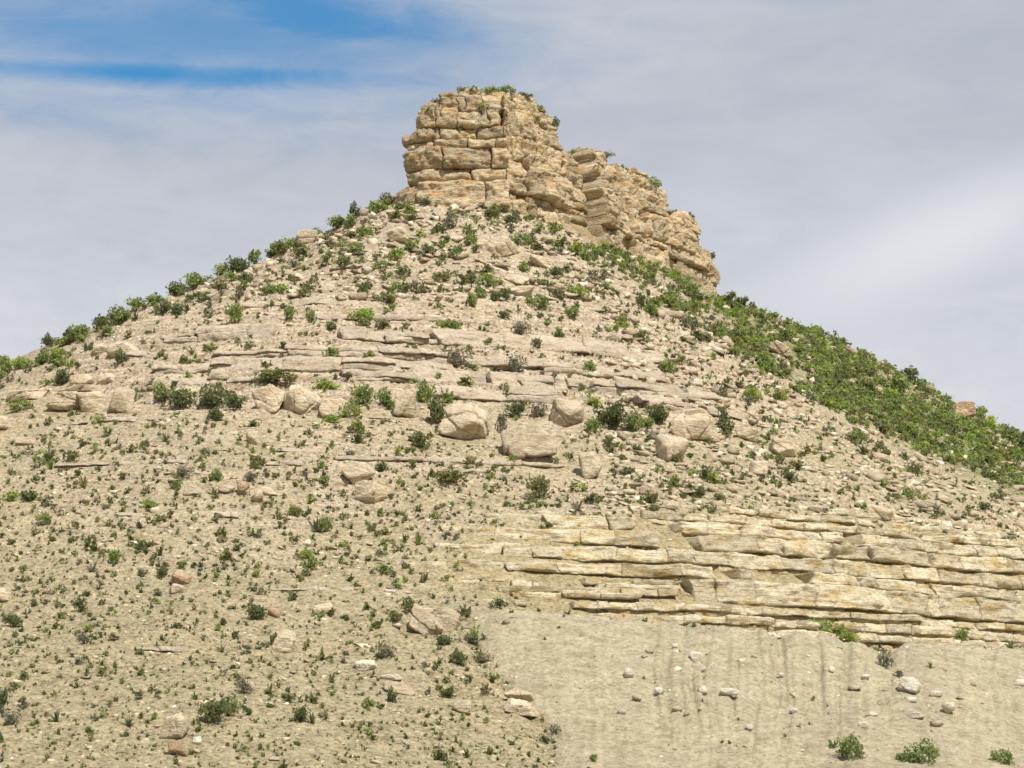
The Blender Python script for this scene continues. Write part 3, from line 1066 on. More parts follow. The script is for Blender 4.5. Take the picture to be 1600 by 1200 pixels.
# (z0, z1, inset, cuts in pixel columns at the foot; a negative number is metres round the left corner)
NOSE = [
    (CAPZ - 0.9, 73.35, -0.2, [-6, -2.4, 650, 756, 798], .25),
    (73.35, 74.95, 0.75, [-8, -3, 622, 735, 792], .35),
    (74.95, 77.3, 0.55, [-9, -4, 616, 690, 765, 800], .40),
    (77.3, 78.3, 1.05, [-9, -4, 618, 672, 730, 770, 800], .15),
    (78.3, 79.7, 1.25, [-10, -5, 0.2, 684, 742, 798], .25),
]
for (z0, z1, ins, cuts, und) in NOSE:
    ss = [S_L + c if c < 10 else s_at(c) for c in cuts]
    for a, b in zip(ss[:-1], ss[1:]):
        extra = 1.1 if (z0 > 73 and a < S_L + 0.1) else 0.0
        cblock(a, b, z0, z1, ins + extra + rc.uniform(-0.3, 0.35), big_=(z1 - z0) > 1.3, under=und, lean=0.10 + 0.1 * rc.random(), edge=0.24)


def buttress(sa, sb, z, top, ins0, leanf, foot=False):
    k = 0
    while z < top - 0.25:
        hgt = float(rc.choice([0.5, 0.8, 1.2, 1.9, 2.9], p=[.14, .18, .24, .24, .20]))
        ri = 0.0
        if foot and k == 0:
            hgt = CAPZ + 0.5 - z
        if foot and k == 1 and sa < s_at(905):
            hgt, ri = 0.9, 1.0               # the overhung weak bed
        hgt = min(hgt, top - z)
        n_ = 1 if rc.random() < 0.40 else int(rc.integers(2, 4))
        if sb - sa < 2.2:
            n_ = min(n_, 2)
        cs_ = np.concatenate([[0], np.sort(rc.uniform(0.2, 0.8, n_ - 1)), [1]]) if n_ > 1 else [0, 1]
        for j in range(n_):
            if z > top - 1.3 and rc.random() < 0.25:
                continue
            cblock(sa + (sb - sa) * cs_[j], sa + (sb - sa) * cs_[j + 1], z, z + hgt, ins0 + leanf(z) + ri + rc.uniform(-0.25, 0.35),
                   big_=hgt > 1.5, wob=(0.45, 0.25), edge=0.13, under=0.05, tilt=0.07, lean=0.20)
        z += hgt
        k += 1


# upper part of the nose: broken thin beds between fissures, stepping back to the summit
for (ca, cb_) in [(-9, -5), (-5, -1), (-1, 640), (640, 676), (676, 712), (712, 748), (748, 775), (779, 798)]:
    sa = S_L + ca if ca < 10 else s_at(ca)
    sb = S_L + cb_ if cb_ < 10 else s_at(cb_)
    mid_u = float(np.interp((sa + sb) / 2, CAPS, CAPU))
    top = np.interp(mid_u, [604, 640, 660, 690, 730, 800], [82.6, 83.0, 83.6, 84.4, 84.9, 84.9]) + rc.normal(0, 0.15)
    if ca < -2:
        top = 83.0
    buttress(sa, sb, 79.7, top, rc.uniform(-0.2, 0.3) + (1.3 if ca < 10 else 0), lambda z: 1.4 + 0.52 * (z - 79.7) + 0.5 * max(z - 82.8, 0))
# right face: buttresses of broken blocks, each with its own courses
u = 796.0
while u < 1150:
    wpx = rc.uniform(16, 46)
    u2 = u + wpx
    um = (u + u2) / 2
    sa, sb = s_at(u), s_at(u2)
    if u2 > 1127:
        sb = sa + 3.0
    i_ = int(np.interp((sa + sb) / 2, CAPS, np.arange(len(CAPS))))
    gz0 = float(base_h(CAPP[i_, 0] + CAPN[i_, 0] * 0.5, CAPP[i_, 1] + CAPN[i_, 1] * 0.5))
    top = float(np.interp(um, CAPU[_i0:_i1 + 1], CAPTOP[_i0:_i1 + 1])) + rc.normal(0, 0.3)
    ins0 = rc.uniform(-0.3, 1.1) + (1.5 if 912 < um < 950 else 0)
    buttress(sa, sb, min(CAPZ - 0.8, gz0 - 0.7), top, ins0, lambda z: 3.8 * (max(z - CAPZ, 0) / 14.0) ** 1.25, foot=True)
    u = u2
# ------------------------------------------------------------------ boulders
def slope_normal(x, y, e=0.6):
    dx = ground(x + e, y) - ground(x - e, y)
    dy = ground(x, y + e) - ground(x, y - e)
    n = Vector((-dx / (2 * e), -dy / (2 * e), 1))
    return n.normalized()


def boulder(u, v, w, h, label, mat=None, roll=0.0, seed=None, depth=None, name='boulder', group=None, crisp=12, planes=9, parts=None):
    """a stone seen centred at pixel (u, v), w x h pixels, resting on the slope"""
    mat = mat or M_BOULDER
    p = hit(u, v + h * 0.48)[0]
    if np.isnan(p[0]):
        p = hit(u, v + h * 0.9)[0]
    if np.isnan(p[0]):
        return None
    m = math.hypot(p[0], p[1]) / FPX
    W, H_ = w * m / 2, h * m / 2
    D_ = depth * m / 2 if depth else 0.5 * (W + H_) * 1.1
    seed = seed if seed is not None else int(u * 7 + v)
    n = 26 if w > 52 else (18 if w > 30 else (10 if w > 20 else 6))
    V, F = rock_verts(n, (W * 1.10, D_, H_ * 1.18), seed, planes=planes, crisp=crisp * 1.7, jit=0.20, amp=0.085, lam=0.0, cracks=3 if w > 50 else (2 if w > 30 else 0))
    if w <= 20:
        V, F = hull_stone(seed, 0.8, 15)
        V = V * np.array([W * 1.1, D_, H_ * 1.3])
    R = np.array(Matrix.Rotation(roll, 3, 'Y') @ Matrix.Rotation(random.Random(seed).uniform(-.25, .25), 3, 'Z'))
    V = V @ R.T
    o = link(name, mesh_np(name, V, F, [mat]))
    o.location = (p[0] + p[0] / p[1] * D_ * 0.55, p[1] + D_ * 0.55, p[2] + H_ * 1.02)
    tag(o, label, 'boulder' if w >= 26 else 'stone', group)
    BPOS.append((u, v, w, h))
    return o


BPOS = []
B_ = boulder
B_(730, 661, 76, 58, 'large rounded tan boulder with a darker lower half, left of the biggest boulder', seed=31, roll=0.12)
B_(828, 691, 90, 58, 'biggest boulder of the slope, broad and tan with a tapered underside', seed=12, roll=0.08)
B_(420, 622, 54, 44, 'left block of the split pale boulder beside the dark bushes', seed=3, roll=-0.35)
B_(468, 624, 66, 50, 'middle and largest block of the split pale boulder', seed=8, roll=0.18)
B_(520, 633, 48, 38, 'right low block of the split pale boulder', seed=21, roll=0.2)
B_(632, 633, 44, 44, 'upright boulder standing between the split boulder and the large rounded boulder', seed=5)
B_(883, 644, 56, 46, 'layered boulder wedged under the ledge, above right of the biggest boulder', seed=17, roll=-0.1)
B_(1086, 668, 62, 40, 'broad pale boulder carrying a flat stone, at the right end of the bench', seed=44)
B_(1086, 646, 42, 16, 'flat stone lying on top of the broad pale boulder', seed=45)
B_(1050, 700, 48, 44, 'angular boulder just below left of the boulder with the flat stone', seed=46, roll=0.3)
B_(923, 730, 34, 38, 'upright egg-shaped boulder below right of the biggest boulder', seed=47)
B_(562, 740, 44, 34, 'upper of the two rounded boulders on the middle slope', seed=48, roll=-0.35)
B_(577, 770, 46, 36, 'lower of the two rounded boulders on the middle slope', seed=49)
B_(104, 629, 56, 30, 'leftmost rounded block in the row of pale blocks near the left edge', seed=50)
B_(142, 627, 48, 36, 'second block in the row of pale blocks near the left edge', seed=51)
B_(188, 624, 34, 44, 'upright narrow block at the right end of the left row of blocks', seed=52, roll=0.2)
B_(128, 594, 36, 18, 'wedge-shaped block lying on top of the left row of blocks', seed=53, roll=-0.3)
B_(168, 592, 34, 18, 'flat block on top of the left row, beside the wedge-shaped one', seed=54, roll=-0.1)
B_(128, 608, 70, 12, 'long flat slab in the middle of the left row of blocks', seed=154)
B_(395, 684, 28, 26, 'small pink boulder below the split pale boulder', seed=55)
B_(400, 776, 18, 24, 'upright small boulder in the middle of the little cluster on the left slope', seed=56)
B_(377, 762, 20, 20, 'reddish small boulder in the little cluster on the left slope', seed=57, mat=M_RED)
B_(352, 764, 28, 14, 'low flat stone at the left end of the little cluster on the left slope', seed=58)
B_(418, 767, 34, 15, 'flat stone at the right end of the little cluster on the left slope', seed=59, roll=0.2)
B_(300, 766, 28, 15, 'low brown stone alone to the left of the little cluster', seed=60)
B_(284, 904, 38, 24, 'rusty orange boulder leaning on a paler stone, left slope', seed=61, mat=M_RED, roll=0.35)
B_(276, 920, 26, 16, 'pale stone under the rusty orange leaning boulder', seed=62)
B_(447, 1004, 38, 36, 'round tan boulder with a dark shrub at its left, lower left slope', seed=63)
B_(277, 1138, 42, 38, 'pink square-cut boulder near the lower left corner', seed=64, crisp=22, roll=0.15)
B_(276, 1170, 30, 22, 'small brown boulder just below the pink square-cut boulder', seed=65, mat=M_RED)
B_(305, 1157, 18, 12, 'white stone tucked to the right of the pink square-cut boulder', seed=165, mat=M_WHITE)
B_(664, 976, 60, 32, 'pink slanting slab at the left edge of the spoil slope', seed=66, roll=0.62, crisp=20)
B_(700, 962, 38, 36, 'orange boulder leaning behind the pink slanting slab', seed=67, roll=0.3)
B_(818, 1090, 62, 18, 'upper slab of the split brown block at the lower edge of the spoil slope', seed=68, roll=0.33, crisp=22)
B_(814, 1106, 60, 22, 'lower slab of the split brown block at the lower edge of the spoil slope', seed=69, roll=0.28, crisp=22)
B_(626, 1074, 50, 20, 'low tan boulder left of the split brown block', seed=70, roll=0.15)
B_(721, 1104, 28, 20, 'rounded white-faced stone left of the split brown block', seed=71)
B_(570, 1040, 36, 17, 'pale grey flat stone in the middle of the lower slope', seed=72, mat=M_WHITE)
B_(612, 1058, 36, 10, 'thin pale slab above the low tan boulder', seed=172, mat=M_WHITE)
B_(506, 951, 36, 18, 'half buried boulder on the bare patch left of the slanting slab', seed=73)
B_(412, 944, 44, 18, 'pink low slab beside the grey bush on the lower slope', seed=74, roll=0.3)
B_(428, 958, 18, 16, 'small brown stone at the right end of the pink low slab', seed=75, mat=M_RED)
B_(1168, 678, 36, 22, 'square stone right of the boulder with the flat stone', seed=76, crisp=20)
B_(1220, 701, 50, 24, 'pale tilted slab where the bench meets the stony right slope', seed=77, roll=0.25, crisp=20)
B_(1184, 731, 26, 20, 'small boulder below the pale tilted slab', seed=78)
B_(1014, 765, 26, 18, 'small boulder below the egg-shaped boulder', seed=79)
B_(1050, 790, 28, 13, 'low brown stone above the bedded cut', seed=80)
B_(1272, 794, 24, 12, 'small pale stone above the right part of the bedded cut', seed=180)
B_(850, 804, 30, 14, 'low white stone above the left end of the bedded cut', seed=81)
B_(1374, 800, 40, 18, 'pale tilted boulder above the right part of the bedded cut', seed=82, roll=0.2)
B_(1507, 640, 34, 26, 'square rust-coloured rock standing on the right skyline', seed=83, mat=M_RED, crisp=24)
B_(1220, 546, 44, 20, 'long pale slab lying in the green right flank', seed=84, roll=0.65, crisp=20)
B_(1099, 459, 20, 14, 'small pale boulder in the green below the end of the cliff', seed=85)
B_(1336, 602, 26, 12, 'pale rock in the upper green flank near the right skyline', seed=185, roll=0.5)
B_(1330, 548, 34, 10, 'yellow rock edge on the right skyline', seed=86, roll=0.5)
B_(1400, 594, 30, 9, 'low yellow rock on the right skyline before the square rock', seed=87, roll=0.4)
B_(1240, 493, 28, 10, 'reddish rock on the upper right skyline', seed=88, mat=M_RED, roll=0.4)
B_(622, 366, 36, 28, 'pale square block high on the slope under the left end of the cliff', seed=89, crisp=22)
B_(778, 384, 56, 34, 'large pale triangular slab below the middle of the cliff', seed=90, roll=-0.3)
B_(806, 436, 40, 16, 'upper of two flat stones on the upper slope', seed=91, roll=0.15)
B_(812, 455, 44, 16, 'lower of two flat stones on the upper slope', seed=92)
B_(848, 410, 46, 18, 'tilted slab right of the large pale triangular slab', seed=93, roll=0.4)
B_(480, 371, 32, 20, 'pale rounded block below the left skyline', seed=94)
B_(945, 358, 44, 18, 'brown slab below the cliff on its right side', seed=95, roll=0.3)
B_(1000, 372, 36, 14, 'pale slab below the right part of the cliff', seed=96, roll=0.4)
B_(550, 320, 24, 14, 'pale stone on the left skyline below the cliff', seed=196)
B_(40, 617, 60, 20, 'low tan block at the left edge below the skyline', seed=97)
B_(3, 660, 26, 26, 'tan boulder cut by the left edge of the photo', seed=98)
B_(4, 930, 26, 22, 'pink boulder cut by the left edge, lower down', seed=99)
B_(40, 690, 30, 11, 'flat dark-edged stone near the left edge', seed=197)
B_(190, 545, 50, 24, 'pale hump of rock on the upper left slope', seed=198, roll=-0.35)
B_(155, 545, 30, 18, 'small pale block left of the hump on the upper left slope', seed=298, roll=-0.3)
B_(1475, 780, 26, 12, 'small pale rock on the far right stony slope', seed=199, roll=0.3)
B_(745, 250, 4, 3, '', seed=1) if False else None
# stones on the spoil slope
for (u, v, w, h, lab) in [
    (1086, 1026, 26, 22, 'white angular stone high on the spoil slope, largest above the middle'),
    (1138, 1081, 34, 15, 'flat white stone on the middle of the spoil slope'),
    (1030, 1080, 16, 16, 'small white stone left of the flat white stone'),
    (982, 1052, 16, 18, 'white stone at the upper left of the spoil slope'),
    (1097, 1078, 16, 16, 'tan stone between two white stones on the spoil slope'),
    (995, 1092, 16, 12, 'brown stone at the left middle of the spoil slope'),
    (972, 1113, 18, 10, 'pale stone low at the left of the spoil slope'),
    (1015, 1018, 18, 8, 'brown flat stone near the crest of the spoil slope'),
    (1054, 1009, 10, 8, 'tiny white stone near the crest of the spoil slope'),
    (1299, 1046, 16, 12, 'pale stone left of the large stone below the notch'),
    (1220, 1055, 12, 9, 'small white stone right of centre on the spoil slope'),
    (1336, 1075, 22, 12, 'tan stone just left of the large stone below the notch'),
    (1422, 1072, 44, 28, 'largest cream stone of the spoil slope, below the notch'),
    (1352, 1058, 14, 9, 'small pale stone below the notch'),
    (1462, 1085, 20, 14, 'tan stone right of the large cream stone'),
    (1482, 1108, 20, 22, 'yellow stone right of and below the large cream stone'),
    (1421, 1093, 22, 11, 'cream stone directly under the large cream stone'),
    (1432, 1118, 30, 13, 'cream stone in the heap below the notch'),
    (1464, 1132, 22, 12, 'brown edged stone at the right of the heap below the notch'),
    (1350, 1134, 24, 13, 'flat pale stone left of the heap below the notch'),
    (1364, 1116, 16, 10, 'white stone left of the heap below the notch'),
    (1240, 1110, 14, 10, 'pale stone on the lower right of the spoil slope'),
    (1170, 1137, 11, 12, 'white stone on the lower middle of the spoil slope'),
    (1520, 1069, 12, 8, 'tan stone on the far right of the spoil slope'),
    (1594, 1066, 24, 12, 'pale stone at the right edge of the photo'),
    (1100, 1046, 8, 8, 'tiny white stone under the largest stone of the upper spoil slope'),
    (1058, 1108, 16, 8, 'yellow stone at the left of a row on the spoil slope'),
    (1074, 1116, 12, 10, 'brown stone at the right of a row on the spoil slope'),
    (790, 972, 16, 10, 'brown stone near the upper left corner of the spoil slope'),
    (1500, 1090, 12, 8, 'small stone right of the yellow stone'),
    (1178, 1025, 9, 7, 'tiny stone among the rills of the spoil slope')]:
    B_(u, v, w * .86, h * .86, lab, mat=M_WHITE if ('white' in lab or 'cream' in lab or 'pale' in lab) else M_STONE, name='stone', seed=int(u + v * 3), planes=7)

# ------------------------------------------------------------------ vegetation prototypes
def leaves(r, n, size, spread, lobes, flat=0.75, hollow=0.45):
    """leaf faces spread through a crown made of uneven lobes; unit radius, base at z = 0"""
    c = []
    for _ in range(lobes):
        a = r.uniform(0, 2 * math.pi)
        d = r.uniform(0.1, 0.72) * spread
        c.append((math.cos(a) * d, math.sin(a) * d, r.uniform(0.28, 0.85) * flat * (1.15 - 0.45 * d), r.uniform(0.22, 0.46)))
    c = np.array(c)
    k = r.integers(0, lobes, n)
    d = r.normal(size=(n, 3))
    d /= np.linalg.norm(d, axis=1)[:, None]
    rad = c[k, 3] * (hollow + (1 - hollow) * r.random(n) ** 0.5) * r.uniform(0.8, 1.25, n)
    ctr = c[k, :3] + d * rad[:, None]
    ctr[:, 2] = np.abs(ctr[:, 2]) + 0.02
    t1 = r.normal(size=(n, 3))
    t1[:, 2] *= 0.9
    t1 /= np.linalg.norm(t1, axis=1)[:, None]
    t2 = np.cross(t1, r.normal(size=(n, 3)))
    t2 /= np.linalg.norm(t2, axis=1)[:, None]
    sz = size * r.uniform(0.6, 1.5, n)
    a_, b_ = t1 * sz[:, None], t2 * (sz * r.uniform(0.3, 0.65, n))[:, None]
    V = np.stack([ctr - a_, ctr + b_, ctr + a_, ctr - b_], 1).reshape(-1, 3)
    F = np.arange(4 * n).reshape(n, 4)
    tone = np.clip(r.normal(0.5, 0.26, n) + 0.15 * (r.random(lobes)[k] - 0.5) * 2, 0, 1)
    return V, F, tone


def twigs(r, n, length, rad=0.02, up=0.6):
    V, F = [], []
    for i in range(n):
        a = r.uniform(0, 2 * math.pi)
        tilt = r.uniform(0.15, 1.0) * (1.3 - up)
        d = np.array([math.cos(a) * math.sin(tilt), math.sin(a) * math.sin(tilt), math.cos(tilt)])
        p0 = np.array([math.cos(a), math.sin(a), 0]) * 0.05
        L = length * r.uniform(0.6, 1.1)
        mid = p0 + d * L * 0.55 + r.normal(0, 0.06, 3)
        end = mid + (d + r.normal(0, 0.35, 3)) * L * 0.45
        pts = [p0 - np.array([0, 0, 0.15]), mid, end]
        rs = [rad, rad * 0.7, rad * 0.25]
        base = len(V)
        side = np.cross(d, [0.3, 0.1, 1.0])
        side /= np.linalg.norm(side) + 1e-9
        oth = np.cross(d, side)
        for p, q_ in zip(pts, rs):
            for k in range(3):
                an = k * 2.094
                V.append(p + (side * math.cos(an) + oth * math.sin(an)) * q_)
        for s_ in range(2):
            for k in range(3):
                F.append([base + s_ * 3 + k, base + s_ * 3 + (k + 1) % 3, base + s_ * 3 + 3 + (k + 1) % 3, base + s_ * 3 + 3 + k])
    return np.array(V), np.array(F)


def blades(r, n, length, width):
    """stiff narrow leaves standing out from one root: sotol, lechuguilla and bunch grass"""
    a = r.uniform(0, 2 * math.pi, n)
    t = r.uniform(0.1, 1.25, n)
    d = np.stack([np.cos(a) * np.sin(t), np.sin(a) * np.sin(t), np.cos(t)], 1)
    s_ = np.stack([-np.sin(a), np.cos(a), np.zeros(n)], 1)
    L = (length * r.uniform(0.6, 1.15, n))[:, None]
    p0 = d * 0.05
    V = np.stack([p0 - s_ * width, p0 + s_ * width, p0 + d * L * 0.6 + s_ * width * .8, p0 + d * L - [0, 0, 0.12] * L], 1).reshape(-1, 3)
    return V, np.arange(4 * n).reshape(n, 4), r.random(n)


SH = {}
MATS = {'green': M_GREEN, 'dark': M_DARK, 'grey': M_GREY, 'bright': M_LIME, 'olive': M_OLIVE}


def shrub_parts(kind, k, detail):
    """shared meshes: foliage and stems, crown radius 1"""
    key = (kind, k, detail)
    if key not in SH:
        r = np.random.default_rng(300 + k * 13 + len(kind) * 7 + detail)
        n, sz = {0: (110, 0.20), 1: (260, 0.150), 2: (620, 0.100)}[detail]
        if kind == 'grey':
            n = int(n * 0.55)
        V, F, T = leaves(r, n, sz, 1.0, 6 + 3 * detail, flat=0.95 if kind != 'bright' else 0.7)
        fo = mesh_np('foliage', V, F, [MATS[kind]], tone=T)
        V, F = twigs(r, 10 if kind == 'grey' else 6, 1.0, 0.022)
        st = mesh_np('stems', V, F, [M_BARK])
        # one joined mesh for those too small to show their parts
        V1, F1, T1 = leaves(np.random.default_rng(900 + k), n, sz, 1.0, 6 + 2 * detail, flat=0.95)
        V2, F2 = twigs(np.random.default_rng(950 + k), 5, 0.9, 0.03)
        one = mesh_np('shrub', np.concatenate([V1, V2]), np.concatenate([F1, F2 + len(V1)]), [MATS[kind], M_BARK],
                      tone=np.concatenate([T1, np.zeros(len(F2))]), mat_idx=np.concatenate([np.zeros(len(F1)), np.ones(len(F2))]))
        SH[key] = (fo, st, one)
    return SH[key]


def shrub(u, v, w, h, kind, label, cat='shrub', group=None, seed=0, name='desert_shrub'):
    """crown centred at pixel (u, v)"""
    r = random.Random(int(u * 31 + v * 17) + seed)
    p = hit(u, v + h * 0.42)[0]
    if np.isnan(p[0]):
        for k in range(1, 14):
            p = hit(u, v + h * 0.42 + 4 * k)[0]
            if not np.isnan(p[0]):
                break
    if np.isnan(p[0]):
        return
    m = math.hypot(p[0], p[1]) / FPX
    z = p[2]
    fo, st, one = shrub_parts(kind, r.randrange(6), 2 if w > 32 else 1)
    root = root_empty(name, (p[0], p[1], z - 0.05))
    tag(root, label, cat, group)
    a = link('foliage', fo, root)
    b = link('stems', st, root)
    root.rotation_euler = (0, 0, r.uniform(0, 6.28))
    # the crown is wider than deep: scale on an unturned child
    root.rotation_euler = (0, 0, 0)
    if u < 620 and v < 600 and label.find('skyline') >= 0:
        h *= 0.72                        # rooted on the ridge line itself
    sc = (w * m / 2 * 1.06, w * m / 2 * 0.9, h * m / 1.15)
    for o in (a, b):
        o.scale = sc
        o.rotation_euler = (0, 0, 0)
    SPOS.append((u, v, w))


